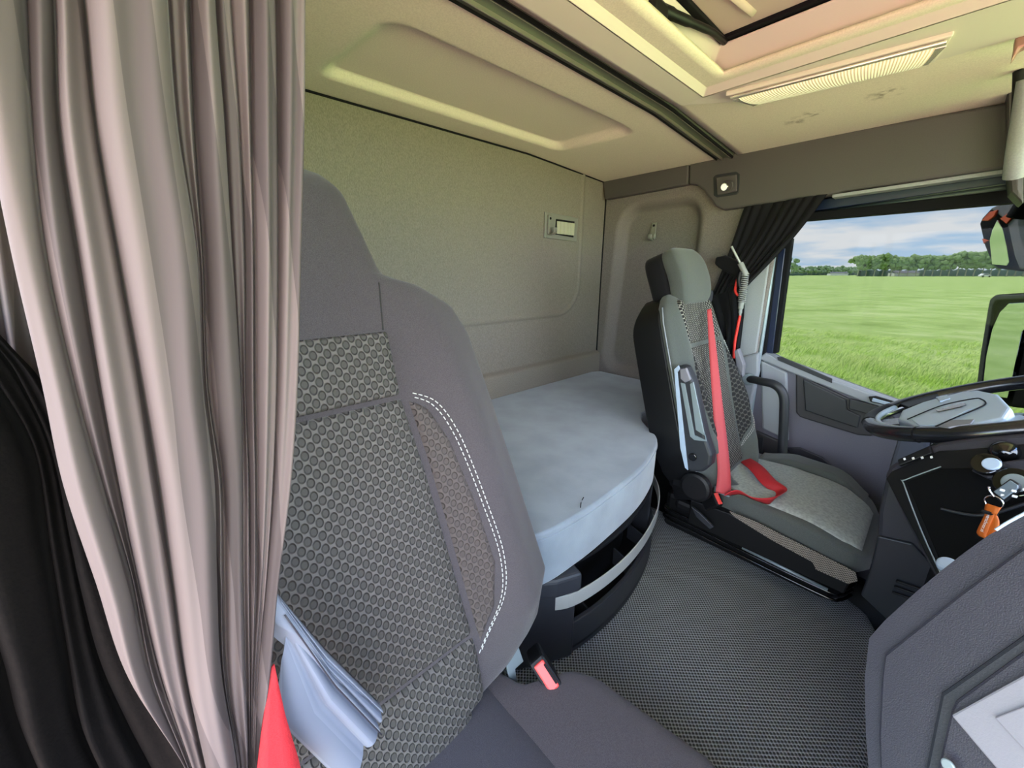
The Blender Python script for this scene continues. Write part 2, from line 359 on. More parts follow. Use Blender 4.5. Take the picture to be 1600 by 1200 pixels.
# driver side rear wall with arched recess
rows = []
for z in frange(-0.02, 1.80, 130):
    row = []
    for x in frange(-1.36, -.49, 90):
        d = rrect(x, z, -1.24+(1.54-z)*-.06, -.79, .70, 1.60, .12)
        h = .055*sm01((-d)/.048)
        row.append((x, YL+h, z))
    rows.append(row)
struct(surf('wall_left', rows, felt_left, thick=.012))
tube('trim_2', [(XR+.01, YL-.006, 1.70), (XR+.008, YL-.006, 1.2), (XR+.01, YL-.006, .70)], .004, seal)['kind'] = 'structure'
struct(plate('wall_right', [(-1.36, YR, 0), (-.52, YR, 0), (-.52, YR, 1.8), (-1.36, YR, 1.8)], (0, -.04, 0), felt_left, bevel=0))
# ceiling: rear half with pressed panel, front half headliner
rows = []
for x in frange(-1.36, -.735, 90):
    row = []
    for y in frange(-.25, 1.96, 150):
        yy = y+(x+1.05)*-.12
        d = rrect(x, yy, -1.215, -.865, .44, 1.385, .055)
        row.append((x, y, ZC+.022*sm01(-d/.022)-.036*max(0, (y-1.3)/.6)))
    rows.append(row)
struct(surf('ceiling', rows, headliner, thick=.01))
rows = [[(x, y, ZC+.004*math.sin(y*3)-.02*max(0, (y-1.75))) for y in frange(-.25, 1.96, 60)] for x in frange(-.675, .95, 40)]
# front headliner built round the hatch opening
def headliner_front():
    vs = []; fs = []; xs = frange(-.675, .60, 51); ys = frange(-.25, 1.99, 80)
    for x in xs:
        for y in ys: vs.append((x, y, ZC-.036*max(0, (y-1.3)/.6)))
    K = len(ys)
    for i in range(len(xs)-1):
        for k in range(K-1):
            cx, cy = (xs[i]+xs[i+1])/2, (ys[k]+ys[k+1])/2
            if -.51 < cx < .26 and .32 < cy < 1.20: continue
            fs.append((i*K+k, i*K+k+1, (i+1)*K+k+1, (i+1)*K+k))
    return mesh('trim_3', vs, fs, headliner, None, True, 'fabric front headliner around the roof hatch', [('SOLIDIFY', dict(thickness=.01, offset=0))], fixn=False)
struct(headliner_front())
struct(box('trim_4', (-.2, .9, 1.93), (2.6, 2.4, .04), navy, bevel=0, label='outer roof skin'))
struct(box('trim_5', (-1.39, .9, .95), (.04, 2.4, 2.0), navy, bevel=0, label='outer rear skin'))
for i, (ya, yb) in enumerate(((1.96, 1.99),)):
    struct(plate('trim_6', [(-1.4, 1.96, 0), (-.50, 1.96, 0), (-.50, 1.96, 1.95), (-1.4, 1.96, 1.95)], (0, .04, 0), navy, bevel=0, label='outer side skin behind the driver door'))
# gap closers above headers
struct(box('trim_7', (-.2, -.24, 1.86), (2.6, .04, .16), navy, bevel=0, label='roof edge over the passenger door'))
struct(box('trim_8', (1.05, .9, 1.86), (.04, 2.4, .16), navy, bevel=0, label='roof edge over the windscreen'))

struct(box('trim_23', (.15, -.20, 1.66), (2.2, .04, .24), header_pl, bevel=0, label='header over the open passenger door'))
# curtain rail across the ceiling
rail = thing('curtain_rail', (-.70, .9, ZC-.01), 'twin-track grey-green curtain rail running across the cab ceiling', 'rail')
def bar(name, x, w, z, h, m):
    return box(name, (x-.02+.0, .9, z), (w, 2.25, h), m, rail, bevel=.001)
def slant(name, x, w, z0, z1, m):
    rows = []
    for y in frange(-.24, 1.99, 46):
        xx = x-.035*(y+.24)/2.23; dz = -.036*max(0, (y-1.3)/.6)
        rows.append([(xx, y, z0+dz), (xx+w, y, z0+dz), (xx+w, y, z1+dz), (xx, y, z1+dz)])
    return surf(name, rows, m, rail, closed=True, sm=False)
slant('rail_body', -.722, .066, ZC-.006, ZC+.02, rail_m)
slant('rail_lip', -.7015, .003, ZC-.014, ZC-.004, rail_hi)
slant('rail_lip', -.7235, .003, ZC-.011, ZC-.004, seal)
slant('rail_lip', -.662, .004, ZC-.014, ZC-.004, seal)
slant('rail_lip', -.666, .002, ZC-.014, ZC-.004, rail_hi)

# roof hatch moulding
hz0, hz1 = 1.735, 1.805
hatch = thing('roof_hatch', (-.1, .75, 1.74), 'pale moulded roof hatch surround with black rubber seal and ribbed lamp beside it', 'hatch')
ox0, ox1, oy0, oy1 = -.575, .32, .27, 1.265
ix0, ix1, iy0, iy1 = -.505, .25, .36, 1.175
def ring(name, A, zA, B, zB, m, parent, yslope=0):
    a = [(A[0], A[2], zA), (A[1], A[2], zA), (A[1], A[3], zA), (A[0], A[3], zA)]
    b = [(B[0], B[2], zB), (B[1], B[2], zB), (B[1], B[3], zB), (B[0], B[3], zB)]
    fs = [(i, (i+1) % 4, 4+(i+1) % 4, 4+i) for i in range(4)]
    return mesh(name, a+b, fs, m, parent, False, None, [('SOLIDIFY', dict(thickness=.006, offset=0)), BV(.006, 3)], fixn=False)
ring('hatch_wall', (ox0, ox1, oy0, oy1), hz0, (ix0, ix1, iy0, iy1), hz1, hatch_plastic, hatch)
# outer flange, slopes up to the headliner with rounded far corners
fl = [(-.655, .20), (.40, .20), (.40, 1.30), (.36, 1.38), (.28, 1.45), (-.10, 1.475), (-.15, 1.47), (-.47, 1.40), (-.655, 1.27)]
fb = [(ox0, oy0), (ox1, oy0), (ox1, oy1-.03), (ox1, oy1), (ox1-.03, oy1), (-.10, oy1), (-.13, oy1), (-.50, oy1), (ox0, oy1)]
vs = [(x, y, ZC-.004-.036*max(0, (y-1.3)/.6)) for x, y in fl]+[(x+(-.0), y, hz0-.006) for x, y in [(-.64, .21), (.385, .21), (.385, 1.29), (.35, 1.36), (.27, 1.43), (-.10, 1.455), (-.15, 1.45), (-.48, 1.385), (-.64, 1.262)]]+[(x, y, hz0-.002) for x, y in fb]
n = 9; fs = []
for k in (0, 1):
    for i in range(n): j = (i+1) % n; fs.append((k*n+i, k*n+j, (k+1)*n+j, (k+1)*n+i))
mesh('hatch_flange', vs, fs, hatch_plastic, hatch, False, None, [BV(.006, 3)], fixn=True)
struct(plate('trim_9', [(-.66, .15, 1.88), (.42, .15, 1.88), (.42, 1.5, 1.88), (-.66, 1.5, 1.88)], (0, 0, .02), navy, bevel=0))
plate('hatch_blind', [(ix0+.01, iy0+.01, hz1+.012), (ix1-.01, iy0+.01, hz1+.012), (ix1-.01, iy1-.012, hz1+.012), (ix0+.01, iy1-.012, hz1+.012)], (0, 0, .01), hatch_panel, hatch)
tube('blind_fold', [(ix0+.06, iy0+.05, hz1+.008), (ix0+.06, .8, hz1+.006), (ix0+.09, 1.12, hz1+.010)], .008, hatch_panel, hatch, flat=.5)
for a, b in ((((ix0+.004, iy0, hz1+.004)), ((ix0+.004, iy1, hz1+.004))), ((ix0, iy1-.004, hz1+.004), (ix1, iy1-.004, hz1+.004)), ((ix1-.004, iy1, hz1+.004), (ix1-.004, iy0, hz1+.004)), ((ix1, iy0+.004, hz1+.004), (ix0, iy0+.004, hz1+.004))):
    a = Vector(a); b = Vector(b); d = (b-a).normalized(); s_ = d.cross(Vector((0, 0, 1)))*.008
    plate('rubber_seal', [a-s_, a+s_, b+s_, b-s_], (0, 0, .012), seal, hatch, bevel=.002)
arm = tube('hatch_arm', [(ix0+.012, 1.17, hz1), (ix0+.018, 1.08, hz1-.012), (ix0+.004, .97, hz1-.022), (ix0-.018, .90, hz1-.02)], [.007, .007, .008, .010, .012], blk, hatch)
hb = box('hatch_handle', (ix0-.028, .885, hz1-.028), (.05, .06, .03), blk, hatch, bevel=.006)
box('handle_recess', (ix0-.03, .87, hz1-.046), (.028, .035, .006), blk2, hb, bevel=.003)
# ceiling lamp: set in the far flange
lamp = thing('ceiling_lamp', (-.3, 1.37, 1.735), 'long ribbed yellow-white ceiling lamp let into the roof hatch surround', 'lamp')
zl = 1.728
LA = [(-.515, 1.270), (-.092, 1.322), (-.122, 1.462), (-.480, 1.415)]
def lz(x, y): return 1.733-.012+(y-1.27)*.04
plate('lamp_frame', [(x, y, lz(x, y)) for x, y in LA], (0, 0, .012), hatch_plastic, lamp, bevel=.003)
plate('lamp_trim', [(-.505, 1.277, 1.720), (-.10, 1.327, 1.722), (-.10, 1.341, 1.722), (-.505, 1.291, 1.720)], (0, 0, -.006), reflector, lamp, bevel=.002)
rws = []; uv = []
for i in range(61):
    s = i/60; a = Vector((-.490+.375*s, 1.292+.044*s, 0)); b = Vector((-.450+.305*s, 1.385+.044*s, 0)); rw = []; uu = []
    for k in range(9):
        q = k/8; p = a.lerp(b, q); p.z = 1.718-.010*math.sin(PI*q)**.5 if 0 < q < 1 else 1.718
        rw.append(p); uu.append((s*.36, q*.1))
    rws.append(rw); uv.append(uu)
surf('lamp_lens', rws, lens_m, lamp, uvs=uv)
plate('lamp_end', [(-.505, 1.295, 1.719), (-.474, 1.30, 1.719), (-.450, 1.388, 1.722), (-.482, 1.393, 1.722)], (0, 0, -.004), reflector, lamp, bevel=.001)
plate('lamp_end', [(-.118, 1.342, 1.719), (-.100, 1.345, 1.719), (-.130, 1.435, 1.722), (-.148, 1.430, 1.722)], (0, 0, -.004), reflector, lamp, bevel=.001)

# overhead header along the driver side
hd = thing('overhead_header', (-.6, 1.88, 1.6), 'dark grey-brown header trim above the driver door and side wall', 'trim')
prof = [(-1.33, 1.701), (-0.873, 1.687), (-0.691, 1.703), (0.023, 1.68), (0.06, 1.539), (-0.303, 1.53), (-0.346, 1.522), (-0.701, 1.511), (-0.737, 1.531), (-0.798, 1.604), (-0.828, 1.626), (-0.866, 1.635), (-1.304, 1.627)]
rear_ = prof[:2]+prof[-2:]; 
plate('header_rear_section', [(x, 1.86, z) for x, z in [(prof[0][0], prof[0][1]+.03), (prof[1][0], prof[1][1]+.03), prof[11], prof[12]]], (0, .06, 0), header_pl, hd, bevel=.008)
fr = [(x, 1.86, z+(.03 if i < 3 else 0)) for i, (x, z) in enumerate(prof[1:12])]
fr = [(x+(.003 if i in (0, len(fr)-1) else 0), y, z) for i, (x, y, z) in enumerate(fr)]
plate('header_front_section', fr, (0, .06, 0), header_pl, hd, bevel=.008)
plate('header_lip', [(-0.34, 1.875, 1.525), (0.055, 1.875, 1.54), (0.057, 1.875, 1.528), (-0.338, 1.875, 1.514)], (0, .05, 0), pillar_m, hd, bevel=.002)
# reading lamp let into the header
rl = thing('reading_lamp', (-0.7, 1.855, 1.604), 'small square reading lamp with bright swivel bulb set in the overhead header', 'lamp')
plate('lamp_bezel', [(-0.76, 1.858, 1.646), (-0.751, 1.858, 1.654), (-0.671, 1.858, 1.653), (-0.655, 1.858, 1.641), (-0.647, 1.858, 1.573), (-0.656, 1.858, 1.565), (-0.733, 1.858, 1.563), (-0.748, 1.858, 1.574)], (0, .01, 0), blk2, rl, bevel=.003)
plate('lamp_housing', [(-0.747, 1.852, 1.643), (-0.665, 1.852, 1.641), (-0.655, 1.852, 1.576), (-0.732, 1.852, 1.572)], (0, .01, 0), header_pl, rl, bevel=.004)
c_ = Vector((-0.702, 1.85, 1.599))
disc('swivel_ring', c_+Vector((.012, .0, .003)), (-.3, -1, -.3), .023, .008, header_pl, rl)
disc('bulb_ring', c_+Vector((0, -.004, 0)), (-.3, -1, -.4), .0165, .006, chrome, rl)
disc('bulb', c_+Vector((-.001, -.010, -.002)), (-.3, -1, -.4), .013, .003, led_m, rl)

# hooks and ribbed vent on the walls
def hook(parent, o, ax, up, nrm):
    o = Vector(o); ax = Vector(ax); up = Vector(up); nrm = Vector(nrm)
    w, h = .026, .085
    pts = [o-ax*w/2-up*h/2, o+ax*w/2-up*h/2, o+ax*w/2+up*h/2, o-ax*w/2+up*h/2]
    a = plate('hook_plate', pts, nrm*.008, grey_hook, parent, bevel=.003)
    disc('screw', o+up*.028+nrm*.008, nrm, .006, .002, seal, a)
    b = o-up*.03+nrm*.008
    ribbon('hook_prong', [b+up*.02, b-up*.006, b+nrm*.014-up*.012, b+nrm*.03-up*.004, b+nrm*.032+up*.016], [ax*.011]*5, grey_hook, parent, thick=.004)
hk = thing('coat_hook', (-1.053, 1.945, 1.456), 'grey coat hook fixed in the arched recess of the side wall', 'hook')
hook(hk, (-1.049, 1.938, 1.456), (1, 0, 0), (0, 0, 1), (0, -1, 0))
vt = thing('wall_vent', (-1.32, 1.531, 1.471), 'grey rectangular frame with ribbed pale insert and hook on the rear wall', 'vent')
vp = [[(1.41, 1.526), (1.656, 1.52), (1.649, 1.407), (1.41, 1.412)], [(1.485, 1.501), (1.624, 1.501), (1.62, 1.426), (1.479, 1.432)]]
plate('vent_frame', [(XR+.010, y, z) for y, z in vp[0]], (.008, 0, 0), grey_hook, vt)
plate('vent_back', [(XR+.0185, y, z) for y, z in vp[1]], (.001, 0, 0), blk, vt, bevel=0)
(ya, za), (yb, zb), (yc, zc), (yd, zd) = vp[1]
for i in range(5):
    y0 = ya+.004+(yb-ya-.006)*i/5; y1 = y0+(yb-ya-.006)/5-.0015
    plate('rib', [(XR+.0195, y0, zc+.009), (XR+.0195, y1, zc+.009), (XR+.0195, y1, za-.009), (XR+.0195, y0, za-.009)], (.005, 0, 0), net_m, vt, bevel=.002)
hook(vt, (XR+.018, vp[0][0][0]+.028, (vp[0][0][1]+vp[0][2][1])/2+.004), (0, 1, 0), (0, 0, 1), (1, 0, 0))

# ================================================================== BUNK
bunk = thing('bunk_mattress', (-.9, .9, .56), 'blue-grey velour bunk mattress with rounded front bulge between the seats', 'mattress')
out = [(-1.295, -.13), (-1.295, 1.82), (-1.27, 1.87), (-.76, 1.87), (-.735, 1.84), (-.735, 1.40), (-.70, 1.335), (-.655, 1.29), (-.60, 1.245), (-.556, 1.185), (-.52, 1.08), (-.495, .96), (-.482, .81), (-.478, .66), (-.495, .52), (-.585, .43), (-.68, .36), (-.745, .33), (-.745, -.13)]
def poly_slab(name, o2, z0, z1, m, parent, r=.02):
    Q = [Vector((x, y, 0)) for x, y in o2[:6]]+spline([(x, y, 0) for x, y in o2[5:18]], 6)[1:]+[Vector((o2[18][0], o2[18][1], 0))]
    o = plate(name, [(q.x, q.y, z0) for q in Q], (0, 0, z1-z0), m, parent, bevel=r, seg=5)
    smooth(o.data); o.modifiers[0].harden_normals = True
    return o
ms = poly_slab('mattress_body', out, .555, .70, mattress_m, bunk, .022)
P = spline([(x, y, .683) for x, y in out[5:17]], 6)
tube('piping', P, .0028, mattress_m, ms, n=1, res=6)
# small stain and thread on the edge of the mattress
tube('loose_thread', [(-0.512, 0.717, 0.702), (-0.505, 0.698, 0.699), (-0.483, 0.666, 0.71)], .0012, seal, ms, n=4, res=5)

# storage unit below the mattress
st = thing('bunk_storage_unit', (-.6, .9, .28), 'dark grey curved open storage bin below the bunk mattress', 'cabinet')
# curved front following the bulge
arc = [(-.528, .555), (-.478, .62), (-.458, .72), (-.455, .84), (-.468, .96), (-.496, 1.08), (-.53, 1.17), (-.575, 1.25), (-.64, 1.33)]
A = spline([(x, y, 0) for x, y in arc], 6)
def band(name, sc, off, z0, z1, th, m, parent, bevel=.003, pts=A, i0=0, i1=None):
    pts = pts[i0:i1]; inn = []; 
    vs = []; fs = []
    for i, p in enumerate(pts):
        t = (pts[min(i+1, len(pts)-1)]-pts[max(i-1, 0)]).normalized(); nrm = Vector((t.y, -t.x, 0))
        a = p+nrm*off; b = p+nrm*(off-th)
        vs += [(a.x, a.y, z0), (a.x, a.y, z1), (b.x, b.y, z1), (b.x, b.y, z0)]
    N = len(pts)
    for i in range(N-1):
        for k in range(4): fs.append((i*4+k, i*4+(k+1) % 4, (i+1)*4+(k+1) % 4, (i+1)*4+k))
    fs += [(0, 1, 2, 3), tuple((N-1)*4+k for k in range(4))]
    return mesh(name, vs, fs, m, parent, False, None, [BV(bevel)] if bevel else ())
band('bin_front', 1, .0, .285, .385, .014, blk2, st)
band('bin_back', 1, -.10, .285, .55, .012, blk, st)
floor_pts = [(p.x, p.y, .30) for p in A]+[(-.80, 1.33, .30), (-.80, .56, .30)]
plate('bin_floor', floor_pts, (0, 0, .008), blk, st, bevel=0)
top_pts = [(p.x-.02, p.y, .545) for p in A]+[(-.80, 1.33, .545), (-.80, .56, .545)]
plate('bunk_board', top_pts, (0, 0, .008), blk, st, bevel=0)
for f in (.25, .5, .68, .85):
    i = int(f*(len(A)-1)); p = A[i]
    plate('bin_divider', [(p.x-.005, p.y, .31), (p.x-.10, p.y+.02, .31), (p.x-.10, p.y+.02, .37), (p.x-.005, p.y, .36)], (0, .006, 0), blk2, st, bevel=0)
# end block near the passenger seat
plate('end_block', [(-.80, .40, .285), (-.56, .45, .285), (-.485, .585, .285), (-.46, .64, .285), (-.60, .68, .285), (-.80, .66, .285)], (0, 0, .255), blk2, st, bevel=.01, seg=3)
plate('end_block_cap', [(-.80, .41, .50), (-.56, .46, .50), (-.474, .58, .50), (-.448, .645, .50), (-.60, .69, .50), (-.80, .67, .50)], (0, 0, .055), blk2, st, bevel=.01, seg=3)
plate('end_block', [(-.56, 1.20, .285), (-.66, 1.38, .285), (-.80, 1.38, .285), (-.70, 1.20, .285)], (0, 0, .28), blk2, st, bevel=.01, seg=3)
# aluminium grab rail over the bin opening
rl2 = band('aluminium_rail', 1, .012, .455, .495, .004, alu, st, bevel=.001, i0=1, i1=None)
t_s = (A[3]-A[1]).normalized(); n_s = Vector((t_s.y, -t_s.x, 0)); q_s = A[2]+n_s*.0125
disc('rail_screw', (q_s.x, q_s.y, .475), tuple(n_s), .006, .003, seal, rl2)
# bunk base closing under the mattress
struct(plate('trim_10', [(-.76, -.15, 0), (-.76, 1.9, 0), (-.76, 1.9, .56), (-.76, -.15, .56)], (-.02, 0, 0), blk, bevel=0, label='black bunk base behind the seats'))

# ================================================================== SEATS
class Frame:
    def __init__(s, O, tilt):
        s.O = Vector(O); s.et = Vector((-tilt, 0, 1)).normalized(); s.en = Vector((1, 0, tilt)).normalized()
    def p(s, y, t, n): q = s.O+s.et*t+s.en*n; return Vector((q.x, s.O.y+y, q.z))
class Back:
    """seat back surface: rows (t, yc, halfwidth), front bulge and side bolsters"""
    def __init__(s, fr, rows, nf, nb, bol, p=3.2):
        s.f = fr; s.rows = rows; s.nf = nf; s.nb = nb; s.bol = bol; s.p = p
        s.tc = [(r[0], r[1]) for r in rows]; s.tw = [(r[0], r[2]) for r in rows]
    def cw(s, t): return interp(s.tc, t), interp(s.tw, t)
    def n(s, y, t):
        c, w = s.cw(t); q = min(.9999, abs((y-c)/w))
        b = interp(s.bol, t)*math.exp(-((q-.74)/.17)**2)
        endf = min(1, max(.0, 1-((s.rows[-1][0]-t) < .05)*((.05-(s.rows[-1][0]-t))/.05)**2*.75))
        return (interp(s.nf, t)*(1-q**s.p)**(1/s.p)+b*(1-q**8))*endf
    def front(s, y, t, off=0): return s.f.p(y, t, s.n(y, t)+off)
    def build(s, name, m, parent, nt=60, K=40):
        rings = []; t0, t1 = s.rows[0][0], s.rows[-1][0]
        for i in range(nt+1):
            t = t0+(t1-t0)*i/nt; c, w = s.cw(t); e = 1.0
            rg = []
            for k in range(K+1):
                q = -math.cos(PI*k/K); rg.append(s.front(c+w*q, t))
            for k in range(1, K):
                q = math.cos(PI*k/K); rg.append(s.f.p(c+w*q, t, -s.nb*(1-abs(q)**3)**(1/3)))
            rings.append(rg)
        return loft(name, rings, m, parent)
    def patch(s, name, yl, yr, t0, t1, m, parent, off=.004, nt=50, K=30, edge=.012, puff=0.0):
        """panel between the left and right border tables yl(t), yr(t)"""
        rows = []; uv = []
        for i in range(nt+1):
            t = t0+(t1-t0)*i/nt; c_, w_ = s.cw(t); a = max(interp(yl, t), c_-.80*w_); b = min(interp(yr, t), c_+.80*w_); r = []; u = []
            for k in range(K+1):
                y = a+(b-a)*k/K
                d = min(y-a, b-y, (t-t0)*1., (t1-t)*1.)
                r.append(s.front(y, t, off*sm01(d/edge)*2-off+.0015+puff*sm01(d/.05))); u.append((y, t))
            rows.append(r); uv.append(u)
        return surf(name, rows, m, parent, uvs=uv)
    def line(s, name, pts, r, m, parent, off=.003, n=6):
        P = spline([(y, t, 0) for y, t in pts], n)
        return tube(name, [s.front(p.x, p.y, off) for p in P], r, m, parent, n=1, res=5)
    def stitches(s, name, pts, m, parent, off=.004, ln=.006, gap=.0035, r=.0009):
        P = spline([(y, t, 0) for y, t in pts], 10); Q = [s.front(p.x, p.y, off) for p in P]
        vs = []; fs = []; acc = 0; i = 0; segs = []
        L = [0]
        for a, b in zip(Q, Q[1:]): L.append(L[-1]+(b-a).length)
        def at(x):
            for j in range(len(L)-1):
                if L[j+1] >= x: return Q[j].lerp(Q[j+1], (x-L[j])/max(1e-6, L[j+1]-L[j]))
            return Q[-1]
        x = 0
        while x+ln < L[-1]:
            a, b = at(x), at(x+ln); d = (b-a).normalized(); u = d.orthogonal().normalized()*r; v = d.cross(u)
            k = len(vs); vs += [a+u, a+v, a-u, a-v, b+u, b+v, b-u, b-v]
            fs += [(k+j, k+(j+1) % 4, k+4+(j+1) % 4, k+4+j) for j in range(4)]+[(k, k+1, k+2, k+3), (k+4, k+5, k+6, k+7)]
            x += ln+gap
        o = mesh(name, vs, fs, m, parent, False); o['kind'] = 'stuff'; return o

# ---------- passenger seat (foreground)
ps = thing('passenger_chair', (-.38, .13, .30), 'charcoal cloth passenger seat with dimpled centre panel beside the pale curtain', 'seat')
F1 = Frame((-.42, .13, .50), .25)
sil = [(0.0572, 0.9092), (0.0843, 0.9046), (0.1028, 0.8843), (0.1203, 0.8294), (0.1384, 0.7691), (0.148, 0.7639), (0.2016, 0.7495), (0.258, 0.7139), (0.2826, 0.6654), (0.308, 0.5392), (0.3382, 0.3749), (0.3743, 0.1638), (0.3481, 0.0914), (0.3025, 0.0556), (0.2002, 0.0449)]
RW = sorted([(t, 0.0, y*(1-.12*sm01((.12-t)/.08))) for y, t in sil])
RW = [(RW[0][0]-.10, 0, .17)]+RW; RW[-1] = (RW[-1][0]+.012, 0, .03)
mono = []
for r in RW:
    if not mono or r[0] > mono[-1][0]+.0035: mono.append(r)
back1 = Back(F1, mono, [(0, .045), (.6, .045), (.72, .04), (.9, .045)], .085, [(-.1, 0), (.05, .0), (.16, .045), (.5, .04), (.68, .012), (.74, 0)])
bo = back1.build('backrest', seat_f, ps, nt=120)
ins = [(-0.0052, 0.6896), (0.1199, 0.6811), (0.1192, 0.5789), (-0.0273, 0.5771), (0.1232, 0.578), (0.1352, 0.4633), (0.1481, 0.33), (0.1662, 0.1255), (0.1258, 0.5755), (0.1599, 0.5537), (0.1834, 0.4959), (0.2083, 0.3704), (0.2217, 0.2706), (0.2105, 0.1926), (0.1618, 0.1239), (0.1705, 0.164), (-0.0006, 0.1787), (-0.043, 0.1024), (0.1213, 0.7507), (0.1119, 0.681)]
tU, tM = ins[1][1], ins[2][1]
right_in = [(tt, yy) for yy, tt in sorted([ins[1], ins[2], ins[5], ins[6], ins[7]], key=lambda q: q[1])]
left_in = [(t, -y) for t, y in right_in]
tB = ins[15][1]
back1.patch('upper_insert', left_in, right_in, tM+.001, tU, dots, ps, .005, puff=.003, edge=.007)
back1.patch('centre_insert', left_in, right_in, tB+.001, tM-.001, dots, ps, .005, puff=.004, nt=70, edge=.007)
back1.patch('lumbar_insert', left_in, right_in, .01, tB-.001, dots, ps, .005, puff=.004, edge=.007)
oc = sorted([ins[i] for i in (8, 9, 10, 11, 12, 13, 14)], key=lambda q: q[1])
outer = [(t, y) for y, t in oc]
back1.patch('side_insert', [(t, y+.003) for t, y in right_in], outer, outer[0][0], outer[-1][0]-.002, dots2, ps, .004, nt=60, K=16, puff=.001)
back1.patch('side_insert', [(t, -y) for t, y in outer], [(t, -y-.003) for t, y in right_in], outer[0][0], outer[-1][0]-.002, dots2, ps, .004, nt=60, K=16, puff=.001)
for dy in (.004, .010):
    cv = [(y+dy, t+dy*.6) for t, y in outer]
    back1.stitches('stitching', cv, thread, ps, off=.0015)
    back1.stitches('stitching', [(-y, t) for y, t in cv], thread, ps, off=.0015)
back1.line('seam', [ins[18], ((ins[18][0]+ins[19][0])/2, (ins[18][1]+ins[19][1])/2), ins[19]], .0012, seam_m, ps, off=.0)
# cushion: centre + side bolster, defined top outline
def cushion(name, xs, yl, yr, ztop, zbot, m, parent, rnd=.03, crown=.0, uvs=False):
    rings = []
    for x in xs:
        a, b = yl(x), yr(x); zt, zb = ztop(x), zbot(x); rg = []
        for k in range(40):
            an = 2*PI*k/40; c, s_ = math.cos(an), math.sin(an); e = .28
            y = (a+b)/2+(b-a)/2*math.copysign(abs(c)**e, c); z = (zt+zb)/2+(zt-zb)/2*math.copysign(abs(s_)**e, s_)
            if s_ > 0: z += crown*(1-((y-(a+b)/2)/((b-a)/2))**2)
            rg.append((x, y, z))
        rings.append(rg)
    return loft(name, rings, m, parent)
cb_ = [(-0.447, 0.319), (-0.38, 0.349), (-0.318, 0.4), (-0.303, 0.445), (-0.213, 0.469), (-0.111, 0.47)]
CT = .535
def yr1(x): return interp([(-.50, .30), (-.43, .35), (-.40, .36), (-.37, .37), (-.35, .42), (-.33, .462), (-.29, .485), (-.10, .510), (.0, .49), (.06, .44), (.09, .33)], x)
xs_ = frange(-.50, .09, 40)
cushion('cushion_bolster', xs_, lambda x: .29, yr1, lambda x: CT-.015*sm01((x-0)/.1), lambda x: .40, seat_f, ps)
cushion('cushion_bolster', xs_, lambda x: .26-yr1(x), lambda x: -.03, lambda x: CT-.015*sm01((x-0)/.1), lambda x: .40, seat_f, ps)
cushion('cushion_centre', xs_, lambda x: -.06, lambda x: .335, lambda x: CT+.004, lambda x: .41, seat_dark, ps, crown=.006)
tube('seam', [(-0.486, 0.202, 0.537), (-0.308, 0.324, 0.537)], .001, seam_m, ps, n=1, res=4) if False else None
cushion('seat_frame', xs_, lambda x: -.05, lambda x: .31, lambda x: .41, lambda x: .33, blk, ps)
plate('pedestal', [(-.42, -.03, 0), (0, -.03, 0), (0, .29, 0), (-.42, .29, 0)], (0, 0, .34), blk, ps, bevel=.02)
# buckle and bracket
def buckle(parent, o, fw0, up, s=1.0):
    o = Vector(o); up = Vector(up).normalized(); fw = Vector(fw0); fw = (fw-up*fw.dot(up)).normalized(); ax = fw.cross(up).normalized()
    R_ = Matrix((ax, fw, up)).transposed(); o = o-up*(.042*s)
    b = box('buckle', o, (.030*s, .060*s, .085*s), blk, parent, bevel=.006, rot=R_)
    box('release_button', o+up*(.042*s), (.020*s, .048*s, .010*s), red_btn, b, bevel=.003, rot=R_)
    box('button_slot', o+up*(.0478*s)-ax*.008*s, (.004*s, .034*s, .002), seal, b, bevel=0, rot=R_)
buckle(ps, (-0.345, 0.401, 0.547), (.62, .2, -.75), (.62, -.5, .6), 1.05)
plate('buckle_bracket', [(-0.4, 0.37, 0.584), (-0.4, 0.384, 0.579), (-0.4, 0.397, 0.533), (-0.4, 0.375, 0.533), (-0.4, 0.387, 0.457), (-0.4, 0.368, 0.475), (-0.4, 0.352, 0.569)], (-.004, 0, 0), steel, ps, bevel=.001)
tube('adjuster_cable', [(-0.43, 0.357, 0.529), (-0.425, 0.372, 0.487), (-0.42, 0.385, 0.438)], .0035, steel, ps)
tube('adjuster_cable', [(-0.44, 0.377, 0.493), (-0.435, 0.395, 0.465), (-0.43, 0.405, 0.426)], .003, steel, ps)
ribbon('seat_belt', [(-0.33, 0.018, 0.92), (-0.322, 0.009, 0.868), (-0.315, 0.003, 0.819), (-0.31, -0.004, 0.766)], [(-.001, .0012, 0), (-.001, .0095, 0), (-.002, .0175, 0), (-.002, .0245, 0)], red_belt, ps, n=2)

# ---------- driver seat
ds = thing('driver_chair', (-.3, 1.52, .28), 'dark driver seat with red belt, separate headrest and folded armrest', 'seat')
F2 = Frame((-.42, 1.475, .55), .40)
rows2 = [(-.03, 0, .14), (.0, 0, .19), (.05, 0, .225), (.13, 0, .245), (.22, 0, .245), (.35, 0, .225), (.5, 0, .20), (.58, 0, .185), (.63, 0, .165), (.665, 0, .13), (.68, 0, .09)]
back2 = Back(F2, rows2, [(0, .03), (.6, .035)], .03, [(0, .055), (.25, .050), (.45, .028), (.62, .018), (.68, .0)])
back2.build('backrest', drv_f, ds, nt=70)
li = [(-.02, .09), (.2, .115), (.42, .135), (.66, .14)]
ln_ = [(t, -y) for t, y in li]
back2.patch('upper_insert', ln_, li, .478, .650, netting, ds, .005, puff=.006)
back2.patch('centre_insert', ln_, li, .0, .472, netting, ds, .005, puff=.006)
ro = [(.05, .10), (.12, .165), (.22, .190), (.35, .180), (.47, .140)]
back2.patch('side_insert', [(t, y+.003) for t, y in li], ro, .06, .468, netting_dk, ds, .003, K=16)
